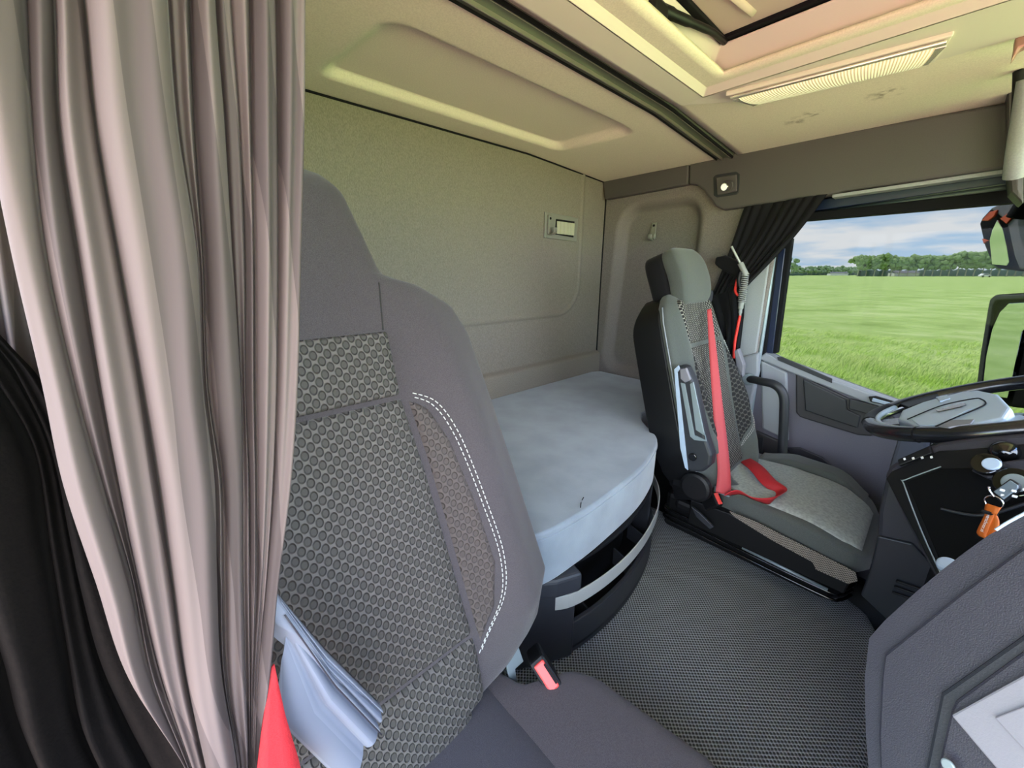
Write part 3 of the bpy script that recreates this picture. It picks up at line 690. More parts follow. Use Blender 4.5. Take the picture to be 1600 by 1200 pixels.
back2.patch('side_insert', [(t, -y) for t, y in ro], [(t, -y-.003) for t, y in li], .06, .468, netting_dk, ds, .003, K=16)
for sg in (1,):
    for dy in (.004, .011):
        back2.stitches('stitching', [(sg*(y+dy), t) for t, y in ro], thread, ds, off=.001, r=.0011)
# hard back shell
sh = []
for i in range(41):
    t = -.06+.735*i/40; c, w = back2.cw(max(t, .0)); w = w+.004; rg = []
    if t > .60: w = w*(1-.15*sm01((t-.60)/.08))
    for k in range(17):
        q = -1+2*k/16; rg.append(F2.p(w*q, t, .004-.012-.0*abs(q)))
    for k in range(17):
        q = 1-2*k/16; rg.append(F2.p(w*q*.97, t, -.125-.01*math.cos(q*PI/2)+.03*sm01((t-.55)/.13)))
    sh.append(rg)
loft('back_shell', sh, blk, ds, mods=[BV(.012, 3)])
# headrest
hr = []
for i in range(25):
    s = i/24; t = .625+.205*s; w = .120*(1-(2*abs(s-.5))**6*.22)*(1-.03*s); thk = .036*(1-(2*abs(s-.5))**4*.35); cn = .030+.014*math.sin(s*PI)
    rg = []
    for k in range(36):
        a = 2*PI*k/36; c, q = math.cos(a), math.sin(a); e = .40
        rg.append(F2.p(.015+w*math.copysign(abs(c)**e, c), t, cn+thk*math.copysign(abs(q)**e, q)-.005*(1-(c*c))*0))
    hr.append(rg)
hro = loft('headrest', hr, drv_f, ds)
hr2 = []
for i in range(21):
    s = i/20; t = .620+.208*s; w = .122*(1-(2*abs(s-.5))**6*.25); rg = []
    for k in range(28):
        a = 2*PI*k/28; c, q = math.cos(a), math.sin(a); e = .5
        rg.append(F2.p(.015+w*math.copysign(abs(c)**e, c), t, -.022+.048*math.copysign(abs(q)**e, q)))
    hr2.append(rg)
loft('headrest_shell', hr2, black_cloth, hro)
for sg in (-1, 1):
    tube('edge_piping', [F2.p(sg*(back2.cw(t_)[1]+.002), t_, .004) for t_ in frange(.03, .63, 24)], .0022, door_lt, ds, n=1, res=6)
for sg in (-1, 1): tube('headrest_post', [F2.p(.015+sg*.055, .60, -.02), F2.p(.015+sg*.055, .68, -.01)], .006, chrome, ds, n=1)
# cushion
def yl2(x): return interp([(-.44, 1.36), (-.38, 1.325), (-.30, 1.305), (-.05, 1.285), (-.01, 1.30), (.02, 1.36)], x)
def yr2(x): return interp([(-.44, 1.70), (-.38, 1.74), (-.25, 1.765), (-.08, 1.74), (-.01, 1.68), (.02, 1.60)], x)
xs2 = frange(-.44, .02, 36)
zt2 = lambda x: .545-.035*sm01((x+.15)/.2)-.02*sm01((x+.03)/.05)
cushion('cushion', xs2, yl2, yr2, zt2, lambda x: .435, drv_f, ds)
cushion('cushion_centre', frange(-.42, -.005, 30), lambda x: yl2(x)+.022, lambda x: yr2(x)-.08, lambda x: zt2(x)+.006, lambda x: .46, drv_cush, ds, crown=.004)
cushion('cushion_side_bolster', frange(-.36, -.03, 24), lambda x: yr2(x)-.085, lambda x: yr2(x)+.004, lambda x: zt2(x)+.022*sm01((x+.36)/.1)*sm01((-.03-x)/.1), lambda x: .46, drv_f, ds)
mp_ = [(-.33, .497), (-.25, .497), (-.05, .474), (-.005, .468), (.004, .445), (-.012, .425), (-.085, .425), (-.095, .443), (-.20, .458), (-.31, .484)]
o_ = plate('side_mesh', [(x, 1.274, z) for x, z in mp_], (0, .0025, 0), mesh_beige, ds, bevel=0)
l_ = o_.data.uv_layers.new(name='UVMap')
for lp in o_.data.loops:
    v_ = o_.data.vertices[lp.vertex_index].co; l_.data[lp.index].uv = (v_.x, v_.z)
# side valance, plinth and rails
plate('side_valance', [(-.46, 1.292, .47), (-.33, 1.292, .478), (-.21, 1.292, .452), (-.095, 1.292, .436), (-.08, 1.292, .418), (-.01, 1.292, .415), (-.015, 1.292, .375), (-.46, 1.292, .375)], (0, .03, 0), blk, ds, bevel=.004)
plate('plinth', [(-.57, 1.335, .29), (-.05, 1.335, .29), (-.0, 1.40, .29), (-.0, 1.72, .29), (-.57, 1.72, .29)], (0, 0, .15), blk, ds, bevel=.02)
plate('seat_pan', [(-.52, 1.30, .40), (-.03, 1.30, .40), (0.0, 1.36, .40), (.0, 1.70, .40), (-.50, 1.74, .40)], (0, 0, .045), blk, ds, bevel=.015)
for z, r in ((.372, .0035), (.350, .0022), (.330, .0030)):
    tube('bellows_rib', [(-.56, 1.345, z+.012), (-.54, 1.318, z+.006), (-.30, 1.312, z), (-.06, 1.312, z-.004), (-.02, 1.33, z-.004), (0, 1.38, z-.004)], r*1.4, blk_g, ds)
tube('slide_bar', [(-.28, 1.306, .366), (-.05, 1.306, .356)], .005, steel, ds, n=1)
box('front_tab', (.022, 1.44, .452), (.012, .05, .05), pillar_m, ds, bevel=.004)
# recline cover and armrest
disc('hinge_cover', (-0.431, 1.255, 0.556), (0, -1, .05), .052, .03, blk, ds, bevel=.012)
box('hinge_arm', (-.49, 1.295, .56), (.11, .05, .14), blk, ds, bevel=.03)
arm2 = plate('armrest', [(-0.547, 1.225, 0.948), (-0.533, 1.225, 0.963), (-0.508, 1.225, 0.963), (-0.48, 1.225, 0.918), (-0.417, 1.225, 0.743), (-0.392, 1.225, 0.691), (-0.391, 1.225, 0.656), (-0.411, 1.225, 0.624), (-0.451, 1.225, 0.608), (-0.474, 1.225, 0.618), (-0.493, 1.225, 0.683)], (0, .045, 0), blk2, ds, bevel=.010, label=None, seg=3)
plate('armrest_edge', [(-0.545, 1.222, 0.948), (-0.532, 1.222, 0.964), (-0.526, 1.222, 0.952), (-0.533, 1.222, 0.94), (-0.457, 1.222, 0.614), (-0.468, 1.222, 0.619), (-0.492, 1.222, 0.684)], (0, .004, 0), silver, arm2, bevel=.001)
plate('armrest_latch', [(-0.526, 1.22, 0.952), (-0.506, 1.22, 0.96), (-0.487, 1.22, 0.924), (-0.504, 1.22, 0.911), (-0.52, 1.22, 0.921)], (0, .012, 0), dash_lt, arm2, bevel=.003)
plate('armrest_insert', [(-0.518, 1.221, 0.908), (-0.504, 1.221, 0.907), (-0.452, 1.221, 0.744), (-0.417, 1.221, 0.738), (-0.42, 1.221, 0.752), (-0.45, 1.221, 0.763), (-0.488, 1.221, 0.91), (-0.478, 1.221, 0.919), (-0.424, 1.221, 0.762), (-0.412, 1.221, 0.735), (-0.45, 1.221, 0.727), (-0.465, 1.221, 0.735)], (0, .005, 0), steel, arm2, bevel=.001)
disc('pivot_cap', (-0.447, 1.222, 0.668), (0, -1, 0), .013, .006, blk_g, arm2)
# belt: guide, shoulder run, lap loop, buckle
gd = F2.p(.115, .655, .05)
box('belt_guide', F2.p(.140, .655, .015), (.07, .085, .05), dash_m, ds, bevel=.01)
pb = Vector((-0.36, 1.283, 0.535))
ribbon('seat_belt', [(-0.566, 1.5, 1.126), (-0.515, 1.44, 1.004), (-0.448, 1.36, 0.846), (-0.397, 1.31, 0.713), (-0.369, 1.29, 0.624), (-0.356, 1.28, 0.546)],
       [(.004, .007, .002), (.008, .010, .002), (.010, .013, .004), (.013, .014, .004), (.016, .010, .002), (.020, .014, -.004)], pink_belt, ds)
ribbon('lap_belt', [(-0.398, 1.59, 0.555), (-0.33, 1.501, 0.575), (-0.27, 1.428, 0.572), (-0.229, 1.407, 0.56), (-0.23, 1.315, 0.566), (-0.269, 1.297, 0.56), (-0.307, 1.282, 0.572), (-0.328, 1.283, 0.562), (-0.348, 1.267, 0.55)],
       [(.006, .022, .004), (.014, .018, .006), (.018, .012, .008), (.018, .004, .014), (.004, -.010, .018), (-.002, -.016, .012), (.0, -.016, .014), (.0, -.016, .014), (.002, -.014, .006)], red_belt, ds)
buckle(ds, (-0.365, 1.265, 0.531), (.6, -.35, -.7), (.62, -.25, .72), .8)
box('buckle_tongue', (-.365, 1.30, .545), (.05, .02, .02), steel, ds, bevel=.003)
plate('buckle_bracket', [(-.44, 1.25, .47), (-.41, 1.25, .46), (-.36, 1.25, .43), (-.37, 1.25, .415), (-.42, 1.25, .44)], (0, .01, 0), blk2, ds, bevel=.002)
# outer armrest/buckle stub on the door side
plate('outer_latch', [(-0.529, 1.72, 0.947), (-0.516, 1.72, 0.957), (-0.485, 1.72, 0.895), (-0.482, 1.72, 0.842), (-0.512, 1.72, 0.885)], (0, .03, 0), dash_lt, ds, bevel=.004)
tube('hip_strap', [(-0.485, 1.72, 0.527), (-0.429, 1.7, 0.535), (-0.373, 1.68, 0.516)], .006, steel, ds)

# ================================================================== DRIVER DOOR
YD = 1.93
door = thing('driver_door', (-.2, YD, .2), 'grey driver door with dark map pocket and side window', 'door')
S_ = lambda pts, y=YD: [(x, y, z) for x, z in pts]
dp = [(-0.49, 0.902), (-0.469, 0.922), (-0.357, 0.87), (-0.143, 0.82), (0.035, 0.789)]
pan = dp+[(.30, dp[-1][1]-.05), (.30, .05), (-.505, .05)]
plate('door_panel', S_(pan), (0, .06, 0), door_m, door, bevel=.006)
sill = [[(-0.491, 0.89), (-0.466, 0.92), (-0.395, 0.892), (-0.116, 0.821), (0.035, 0.785)], [(0.042, 0.755), (-0.127, 0.785), (-0.39, 0.859), (-0.452, 0.879)]]
plate('window_sill', [(x, YD-.012, z) for x, z in sill[0]]+[(x, YD-.012, z) for x, z in sill[1]], (0, .08, 0), door_lt, door, bevel=.006)
plate('sill_vent', [(-0.42, 1.916, 0.909), (-0.402, 1.916, 0.912), (-0.225, 1.916, 0.852), (-0.221, 1.916, 0.835), (-0.413, 1.916, 0.896)], (0, .01, 0), blk2, door, bevel=.001)
plate('rear_pad', [(-0.481, 1.922, 0.887), (-0.375, 1.922, 0.849), (-0.32, 1.922, 0.55), (-0.427, 1.922, 0.577)], (0, .02, 0), door_lt, door, bevel=.008)
pk = plate('map_pocket', [(-0.346, 1.922, 0.852), (-0.164, 1.922, 0.786), (-0.06, 1.922, 0.766), (-0.02, 1.922, 0.74), (-0.02, 1.922, 0.697), (-0.074, 1.922, 0.654), (-0.11, 1.922, 0.647), (-0.299, 1.922, 0.668), (-0.317, 1.922, 0.684)], (0, .02, 0), door_dk, door, bevel=.006)
plate('pocket_cover', [(-0.317, 1.916, 0.834), (-0.168, 1.916, 0.779), (-0.157, 1.916, 0.742), (-0.115, 1.916, 0.727), (-0.114, 1.916, 0.675), (-0.286, 1.916, 0.702)], (0, .01, 0), blk2, pk, bevel=.005)
plate('switch_panel', [(-0.159, 1.91, 0.787), (-0.043, 1.91, 0.774), (-0.039, 1.91, 0.735), (-0.154, 1.91, 0.747)], (0, .02, 0), blk2, door, bevel=.003)
hnd = plate('door_latch', [(-0.108, 1.912, 0.807), (-0.089, 1.912, 0.814), (-0.012, 1.912, 0.801), (-0.011, 1.912, 0.782), (-0.099, 1.912, 0.789)], (0, .01, 0), blk, door, bevel=.002)
plate('latch_lever', [(-0.095, 1.908, 0.806), (-0.017, 1.908, 0.796), (-0.022, 1.908, 0.785), (-0.096, 1.908, 0.793)], (0, .008, 0), silver, hnd, bevel=.002)
plate('lower_pocket', [(-0.448, 1.915, 0.563), (-0.336, 1.915, 0.541), (-0.313, 1.915, 0.488), (-0.242, 1.915, 0.502), (-0.157, 1.915, 0.479), (-0.125, 1.915, 0.419), (-0.231, 1.915, 0.279), (-0.432, 1.915, 0.284)], (0, .02, 0), door_dk, door, bevel=.006)
plate('pocket_lid', [(-0.322, 1.908, 0.523), (-0.274, 1.908, 0.54), (-0.195, 1.908, 0.525), (-0.16, 1.908, 0.501), (-0.143, 1.908, 0.467), (-0.287, 1.908, 0.481)], (0, .012, 0), dash_m, door, bevel=.004)
plate('pocket_latch', [(-0.447, 1.908, 0.534), (-0.412, 1.908, 0.542), (-0.404, 1.908, 0.456), (-0.438, 1.908, 0.444)], (0, .012, 0), blk2, door, bevel=.002)
# window frame and glass
wt = [(-0.496, 1.474), (0.071, 1.507), (0.077, 1.48), (-0.486, 1.449)]
fx = wt[0][0]
plate('frame_top', [(wt[0][0]-.03, 1.945, wt[0][1]+.002), (.40, 1.945, 1.50), (.40, 1.945, 1.455), (wt[3][0]-.03, 1.945, wt[3][1])], (0, .04, 0), seal, door, bevel=.004)
plate('frame_notch', [(-0.169, 1.95, 1.475), (-0.119, 1.95, 1.477), (-0.127, 1.95, 1.464), (-0.137, 1.95, 1.457), (-0.152, 1.95, 1.457)], (0, .01, 0), seal, door, bevel=.001)
fr_b = [(-0.476, 1.39), (-0.454, 1.389), (-0.43, 0.92), (-0.458, 0.915)]
plate('frame_rear', [(x, 1.945, z) for x, z in fr_b]+[], (0, .04, 0), seal, door, bevel=.002)
plate('glass_edge_trim', [(-0.46, 1.962, 1.385), (-0.453, 1.962, 1.385), (-0.45, 1.962, 1.232), (-0.475, 1.962, 1.219), (-0.474, 1.962, 1.227), (-0.458, 1.962, 1.24)], (0, .004, 0), blk, door, bevel=.0)
plate('window_glass', [(-.50, 1.975, .80), (.40, 1.975, .55), (.40, 1.975, 1.50), (-.50, 1.975, 1.46)], (0, .004, 0), glass_m, door, bevel=0)
plate('frame_front', [(.33, 1.945, .55), (.40, 1.945, .55), (.40, 1.945, 1.5), (.33, 1.945, 1.5)], (0, .04, 0), seal, door, bevel=.004)
# body strips round the door opening
struct(plate('trim_11', [(-0.355, 1.935, 1.523), (0.058, 1.935, 1.541), (0.066, 1.935, 1.509), (-0.461, 1.935, 1.479), (-0.466, 1.935, 1.507)], (0, .03, 0), navy, bevel=.002, label='navy painted strip above the driver window'))
struct(plate('trim_12', [(-0.493, 1.94, 1.346), (-0.469, 1.94, 1.35), (-0.444, 1.94, 0.919), (-0.47, 1.94, 0.915)], (0, .03, 0), navy, bevel=.002, label='navy painted strip beside the driver window'))
struct(plate('trim_13', [(-0.513, 1.925, 1.326), (-0.491, 1.925, 1.355), (-0.467, 1.925, 0.918), (-0.469, 1.925, 0.807), (-0.479, 1.925, 0.776), (-0.497, 1.925, 0.904), (-0.499, 1.925, 1.059)], (0, .03, 0), seal, bevel=.003, label='black rubber door seal'))
tube('trim_14', [(-0.501, 1.92, 1.341), (-0.492, 1.92, 1.114), (-0.486, 1.92, 0.892), (-0.479, 1.915, 0.626)], .009, steel)['kind'] = 'structure'
struct(plate('trim_15', [(-0.58, 1.89, 1.138), (-0.568, 1.89, 1.258), (-0.502, 1.89, 1.325), (-0.495, 1.89, 1.062), (-0.492, 1.89, 0.919), (-0.568, 1.89, 0.884), (-0.582, 1.89, 0.94)], (0, .02, 0), pillar_m, bevel=.008, label='light grey cover on the door pillar'))
struct(plate('trim_16', [(-0.567, 1.885, 0.885), (-0.482, 1.885, 0.926), (-0.469, 1.885, 0.844), (-0.476, 1.885, 0.665), (-0.532, 1.885, 0.65)], (0, .03, 0), door_lt, bevel=.01, label='grey plastic foot of the door pillar'))
struct(plate('trim_17', [(-.505, 2.0, .0), (.42, 2.0, .0), (.42, 2.0, .70), (-.505, 2.0, .84)], (0, .03, 0), navy, bevel=0, label='outer skin of the driver door'))
struct(plate('trim_18', [(-.505, 1.99, 1.47), (1.0, 1.99, 1.49), (1.0, 1.99, 1.95), (-.505, 1.99, 1.95)], (0, .03, 0), navy, bevel=0, label='outer skin above the driver door'))
# entry grab handle
gh = thing('grab_handle', (-0.489, 1.88, 0.806), 'black bent tubular entry handle between driver seat and door', 'handle')
gp = [Vector(p) for p in [(-0.496, 1.88, 0.804), (-0.439, 1.83, 0.814), (-0.383, 1.81, 0.813), (-0.35, 1.81, 0.777), (-0.334, 1.81, 0.693), (-0.316, 1.81, 0.557), (-0.29, 1.81, 0.389)]]
tube('handle_tube', gp, .017, blk2, gh, res=14)
disc('handle_foot', gp[0]+Vector((-.004, .0, 0)), (.1, -1, 0), .026, .012, steel, gh)

# front pillar and visor at the right edge
struct(plate('trim_19', [(-0.036, 1.8, 1.912), (-0.041, 1.8, 2.059), (0.102, 1.8, 1.431), (0.072, 1.8, 1.467), (0.05, 1.8, 1.542)]+[(.40, 1.80, 1.40), (.40, 1.80, 1.95)][:0], (0, .12, 0), header_pl, bevel=.01, label='dark windscreen pillar trim'))
struct(plate('trim_20', [(.10, 1.82, 1.48), (.62, 1.82, 1.50), (.62, 1.82, 1.80), (.05, 1.82, 1.76)], (0, .14, 0), header_pl, bevel=.01))
vis = thing('pillar_grab_bar', (0.057, 1.62, 1.531), 'pale rounded grab bar on the windscreen pillar at right edge', 'handle')
tube('bar', [(0.038, 1.6, 1.689), (0.049, 1.62, 1.601), (0.058, 1.62, 1.524), (0.065, 1.64, 1.484)], .022, pillar_m, vis, res=14)
tube('bar_gasket', [(0.016, 1.66, 1.726), (0.03, 1.66, 1.656), (0.044, 1.66, 1.576), (0.05, 1.68, 1.529)], .010, blk, vis, res=10)
fx_ = thing('roof_fixture', (0.004, 1.45, 1.726), 'brown metal clip fixture hanging at the top right pillar', 'fixture')
plate('clip_body', [(-0.014, 1.45, 1.777), (0.001, 1.45, 1.776), (0.009, 1.45, 1.741), (-0.008, 1.45, 1.755)], (0, .03, 0), mat('brown_metal', '#9a7468', 0.35, metal=.4), fx_, bevel=.004)
plate('clip_prong', [(-0.006, 1.45, 1.732), (0.01, 1.45, 1.735), (0.016, 1.45, 1.711), (0.006, 1.45, 1.709), (-0.001, 1.45, 1.688), (-0.003, 1.45, 1.713)], (0, .03, 0), bpy.data.materials['brown_metal'], fx_, bevel=.004)

# ================================================================== CURTAINS
def fold_curtain(name, V, lines, m, parent, plane_x, depth, lean=0.0, per=14, uvw=.052, base=None, drop=0):
    """V: heights list index; lines: list per height of valley Y,Z points already in world on a plane; hump between valleys"""
    rows = []; uv = []
    for j, row in enumerate(lines):
        r = []; u = []; acc = 0
        for i in range(len(row)-1):
            a = Vector(row[i]); b = Vector(row[i+1]); w = (b-a).length
            for k in range(per):
                s = k/per; q = a.lerp(b, s)
                hgt = min(depth, w*1.15)*(math.sin(PI*s)**.45 if 0 < s < 1 else 0)*(1-.10*math.sin(3*PI*s+i))
                jit = .0025*math.sin(7*s+i*2.1+j*.05)*math.sin(PI*s)
                q.x += hgt+jit; r.append(q); u.append((acc+w*s*1.5, j*.02))
            acc += w*1.5+.013*((i*7) % 3)
        r.append(Vector(row[-1])); u.append((acc, j*.02)); rows.append(r); uv.append(u)
    return surf(name, rows, m, parent, uvs=uv)
pc = thing('passenger_curtain', (-.34, -.05, .6), 'pale mauve-grey gathered curtain hanging in long folds at the left', 'curtain')
KX = -.335
keys = [[(-0.335, -0.027, 1.436), (-0.335, -0.006, 1.447), (-0.335, 0.002, 1.452), (-0.335, 0.009, 1.456), (-0.335, 0.05, 1.478), (-0.335, 0.062, 1.485), (-0.335, 0.074, 1.491), (-0.335, 0.081, 1.495), (-0.335, 0.091, 1.501), (-0.335, 0.105, 1.509), (-0.335, 0.126, 1.52)], [(-0.335, -0.036, 1.373), (-0.335, -0.018, 1.38), (-0.335, -0.008, 1.384), (-0.335, 0.003, 1.388), (-0.335, 0.039, 1.402), (-0.335, 0.049, 1.405), (-0.335, 0.062, 1.41), (-0.335, 0.07, 1.413), (-0.335, 0.08, 1.417), (-0.335, 0.095, 1.422), (-0.335, 0.113, 1.429)], [(-0.335, -0.044, 1.319), (-0.335, -0.029, 1.322), (-0.335, -0.019, 1.325), (-0.335, -0.005, 1.328), (-0.335, 0.031, 1.335), (-0.335, 0.039, 1.337), (-0.335, 0.055, 1.341), (-0.335, 0.063, 1.342), (-0.335, 0.07, 1.344), (-0.335, 0.085, 1.347), (-0.335, 0.102, 1.351)], [(-0.335, -0.05, 1.259), (-0.335, -0.038, 1.259), (-0.335, -0.026, 1.26), (-0.335, -0.01, 1.26), (-0.335, 0.027, 1.261), (-0.335, 0.03, 1.261), (-0.335, 0.046, 1.262), (-0.335, 0.053, 1.262), (-0.335, 0.059, 1.262), (-0.335, 0.073, 1.263), (-0.335, 0.088, 1.263)], [(-0.335, -0.055, 1.19), (-0.335, -0.043, 1.187), (-0.335, -0.033, 1.186), (-0.335, -0.015, 1.182), (-0.335, 0.015, 1.176), (-0.335, 0.018, 1.176), (-0.335, 0.036, 1.172), (-0.335, 0.039, 1.172), (-0.335, 0.045, 1.17), (-0.335, 0.058, 1.168), (-0.335, 0.072, 1.165)], [(-0.335, -0.06, 1.13), (-0.335, -0.045, 1.125), (-0.335, -0.038, 1.122), (-0.335, -0.02, 1.115), (-0.335, 0.009, 1.104), (-0.335, 0.013, 1.102), (-0.335, 0.025, 1.098), (-0.335, 0.029, 1.096), (-0.335, 0.034, 1.094), (-0.335, 0.044, 1.09), (-0.335, 0.056, 1.085)], [(-0.335, -0.061, 1.061), (-0.335, -0.046, 1.052), (-0.335, -0.043, 1.05), (-0.335, -0.027, 1.04), (-0.335, -0.003, 1.025), (-0.335, 0.001, 1.023), (-0.335, 0.012, 1.016), (-0.335, 0.016, 1.013), (-0.335, 0.021, 1.01), (-0.335, 0.027, 1.007), (-0.335, 0.035, 1.001)], [(-0.335, -0.062, 0.979), (-0.335, -0.052, 0.97), (-0.335, -0.047, 0.966), (-0.335, -0.035, 0.955), (-0.335, -0.015, 0.938), (-0.335, -0.012, 0.935), (-0.335, -0.001, 0.925), (-0.335, 0.002, 0.922), (-0.335, 0.004, 0.92), (-0.335, 0.007, 0.917), (-0.335, 0.015, 0.911)], [(-0.335, -0.051, 0.866), (-0.335, -0.049, 0.865), (-0.335, -0.047, 0.861), (-0.335, -0.04, 0.853), (-0.335, -0.022, 0.831), (-0.335, -0.02, 0.828), (-0.335, -0.015, 0.823), (-0.335, -0.014, 0.822), (-0.335, -0.013, 0.82), (-0.335, -0.011, 0.818), (-0.335, -0.009, 0.815)], [(-0.335, -0.052, 0.788), (-0.335, -0.051, 0.785), (-0.335, -0.049, 0.782), (-0.335, -0.044, 0.776), (-0.335, -0.035, 0.761), (-0.335, -0.031, 0.757), (-0.335, -0.028, 0.752), (-0.335, -0.027, 0.75), (-0.335, -0.025, 0.748), (-0.335, -0.024, 0.746), (-0.335, -0.022, 0.744)]]
cols = list(zip(*keys)); spl = [spline(c, 10) for c in cols]
lines = list(zip(*spl))
fold_curtain('curtain_cloth', None, lines, curtain_m, pc, KX, .034, per=18)
# hem flaring to the right onto the seat
hp = [[(-0.345, 0.017, 0.979), (-0.345, 0.032, 0.981), (-0.345, 0.034, 0.974), (-0.345, 0.035, 0.963), (-0.345, 0.035, 0.952), (-0.345, 0.034, 0.934), (-0.345, 0.026, 0.906)], [(-0.35, 0.02, 0.959), (-0.35, 0.062, 0.888), (-0.35, 0.062, 0.875), (-0.35, 0.064, 0.856), (-0.35, 0.065, 0.838), (-0.35, 0.053, 0.818), (-0.35, 0.012, 0.841)], [(-0.355, 0.022, 0.932), (-0.355, 0.11, 0.758), (-0.355, 0.11, 0.747), (-0.355, 0.104, 0.735), (-0.355, 0.104, 0.721), (-0.355, 0.086, 0.712), (-0.355, 0.061, 0.671)]]
rows = []; uv = []
for j in range(21):
    s = j/20; r = []; u = []
    A0, A1, A2 = hp
    base = [Vector(a).lerp(Vector(b), s*2) if s < .5 else Vector(b).lerp(Vector(c), s*2-1) for a, b, c in zip(A0, A1, A2)]
    per = 8
    for i in range(len(base)-1):
        for k in range(per):
            q = base[i].lerp(base[i+1], k/per); q.x += .010*(math.sin(PI*k/per)**.6 if k else 0)*min(1, s*2+.2); r.append(q); u.append((i*.02+k/per*.02, s))
    r.append(base[-1]); u.append((len(base)*.02, s)); rows.append(r); uv.append(u)
hem = surf('curtain_hem', rows, hem_m, pc, uvs=uv, label='pale blue-grey lower hem of the curtain')
P = [r[int(len(r)*.60)]+Vector((.004, 0, 0)) for r in rows]
tube('hem_stitching', P, .0009, dash_m, hem, n=1, res=4)
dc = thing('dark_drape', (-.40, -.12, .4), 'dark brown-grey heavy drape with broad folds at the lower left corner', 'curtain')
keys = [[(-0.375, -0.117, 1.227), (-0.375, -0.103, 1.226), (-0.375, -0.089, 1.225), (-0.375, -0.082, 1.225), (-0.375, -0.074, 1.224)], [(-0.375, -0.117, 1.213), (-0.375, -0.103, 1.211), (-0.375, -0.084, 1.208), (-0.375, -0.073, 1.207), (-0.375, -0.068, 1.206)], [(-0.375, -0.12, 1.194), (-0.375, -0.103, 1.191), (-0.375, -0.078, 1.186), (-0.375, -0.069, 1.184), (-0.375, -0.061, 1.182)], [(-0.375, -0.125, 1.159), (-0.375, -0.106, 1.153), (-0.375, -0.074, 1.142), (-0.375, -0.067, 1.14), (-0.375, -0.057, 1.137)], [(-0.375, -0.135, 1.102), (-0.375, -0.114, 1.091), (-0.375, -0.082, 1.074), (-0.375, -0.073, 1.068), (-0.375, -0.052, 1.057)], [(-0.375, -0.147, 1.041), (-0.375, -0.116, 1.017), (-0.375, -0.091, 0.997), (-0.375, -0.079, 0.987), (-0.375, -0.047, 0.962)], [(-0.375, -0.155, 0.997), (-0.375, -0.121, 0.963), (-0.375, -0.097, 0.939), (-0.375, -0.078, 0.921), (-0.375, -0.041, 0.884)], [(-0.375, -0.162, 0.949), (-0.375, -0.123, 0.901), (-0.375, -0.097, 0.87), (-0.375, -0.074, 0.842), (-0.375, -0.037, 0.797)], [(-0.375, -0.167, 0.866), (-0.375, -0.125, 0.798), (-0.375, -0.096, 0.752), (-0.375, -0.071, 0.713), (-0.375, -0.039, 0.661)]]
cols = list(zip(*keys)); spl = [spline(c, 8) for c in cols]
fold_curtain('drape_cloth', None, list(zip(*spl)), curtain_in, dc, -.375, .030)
# upper part behind the pale curtain, lighter side of the fold
keys = [[(-0.42, -0.06, 1.454), (-0.42, -0.044, 1.462), (-0.42, -0.034, 1.467), (-0.42, -0.022, 1.473)], [(-0.42, -0.07, 1.395), (-0.42, -0.058, 1.4), (-0.42, -0.046, 1.405), (-0.42, -0.034, 1.409)], [(-0.42, -0.093, 1.296), (-0.42, -0.079, 1.298), (-0.42, -0.064, 1.3), (-0.42, -0.052, 1.301)], [(-0.42, -0.104, 1.242), (-0.42, -0.088, 1.241), (-0.42, -0.073, 1.241), (-0.42, -0.059, 1.241)], [(-0.42, -0.118, 1.176), (-0.42, -0.099, 1.172), (-0.42, -0.081, 1.168), (-0.42, -0.066, 1.164)], [(-0.42, -0.136, 1.101), (-0.42, -0.11, 1.089), (-0.42, -0.086, 1.078), (-0.42, -0.068, 1.069)], [(-0.42, -0.149, 1.026), (-0.42, -0.118, 1.004), (-0.42, -0.093, 0.985), (-0.42, -0.07, 0.969)]]
cols = list(zip(*keys)); spl = [spline(c, 8) for c in cols]
fold_curtain('curtain_back_fold', None, list(zip(*spl)), curtain_m, pc, -.42, .022)

# black curtain on the driver door
bc = thing('driver_curtain', (-.55, 1.85, 1.1), 'black curtain tied back at the driver window below the header', 'curtain')
top = [(-0.618, 1.855, 1.512), (-0.35, 1.855, 1.526)]; bot = [(-0.691, 1.84, 1.157), (-0.562, 1.84, 1.188)]; mid = [(-0.649, 1.845, 1.329), (-0.431, 1.845, 1.368)]
def bcloth(name, T, Mi, B, nf, m, amp):
    T = [Vector(v) for v in T]; Mi = [Vector(v) for v in Mi]; B = [Vector(v) for v in B]; rows = []
    for j in range(25):
        s = j/24; L = spline([T[0], Mi[0], B[0]], 12)[j]; R_ = spline([T[1], Mi[1], B[1]], 12)[j]; r = []
        for k in range(nf*8+1):
            q = k/(nf*8); p = L.lerp(R_, q); ph = q*nf*2*PI+.8*math.sin(q*9)
            p.y -= amp*(.35+.65*s if s < .5 else 1)*abs(math.sin(ph/2))**.7+.006*math.sin(s*5+q*11)
            r.append(p)
        rows.append(r)
    return surf(name, rows, m, bc)
bcloth('curtain_fan', top, mid, bot, 8, black_cloth, .022)
bcloth('curtain_tail', [(-0.702, 1.84, 1.156), (-0.567, 1.84, 1.224)], [(-0.628, 1.83, 0.999), (-0.542, 1.83, 1.062)], [(-0.602, 1.83, 0.798), (-0.533, 1.83, 0.812)], 4, black_cloth, .022)
plate('tieback', [(-0.688, 1.815, 1.319), (-0.651, 1.815, 1.325), (-0.58, 1.815, 1.295), (-0.568, 1.815, 1.245), (-0.595, 1.815, 1.234), (-0.672, 1.815, 1.276), (-0.69, 1.815, 1.292)], (0, .02, 0), black_cloth, bc, bevel=.006)

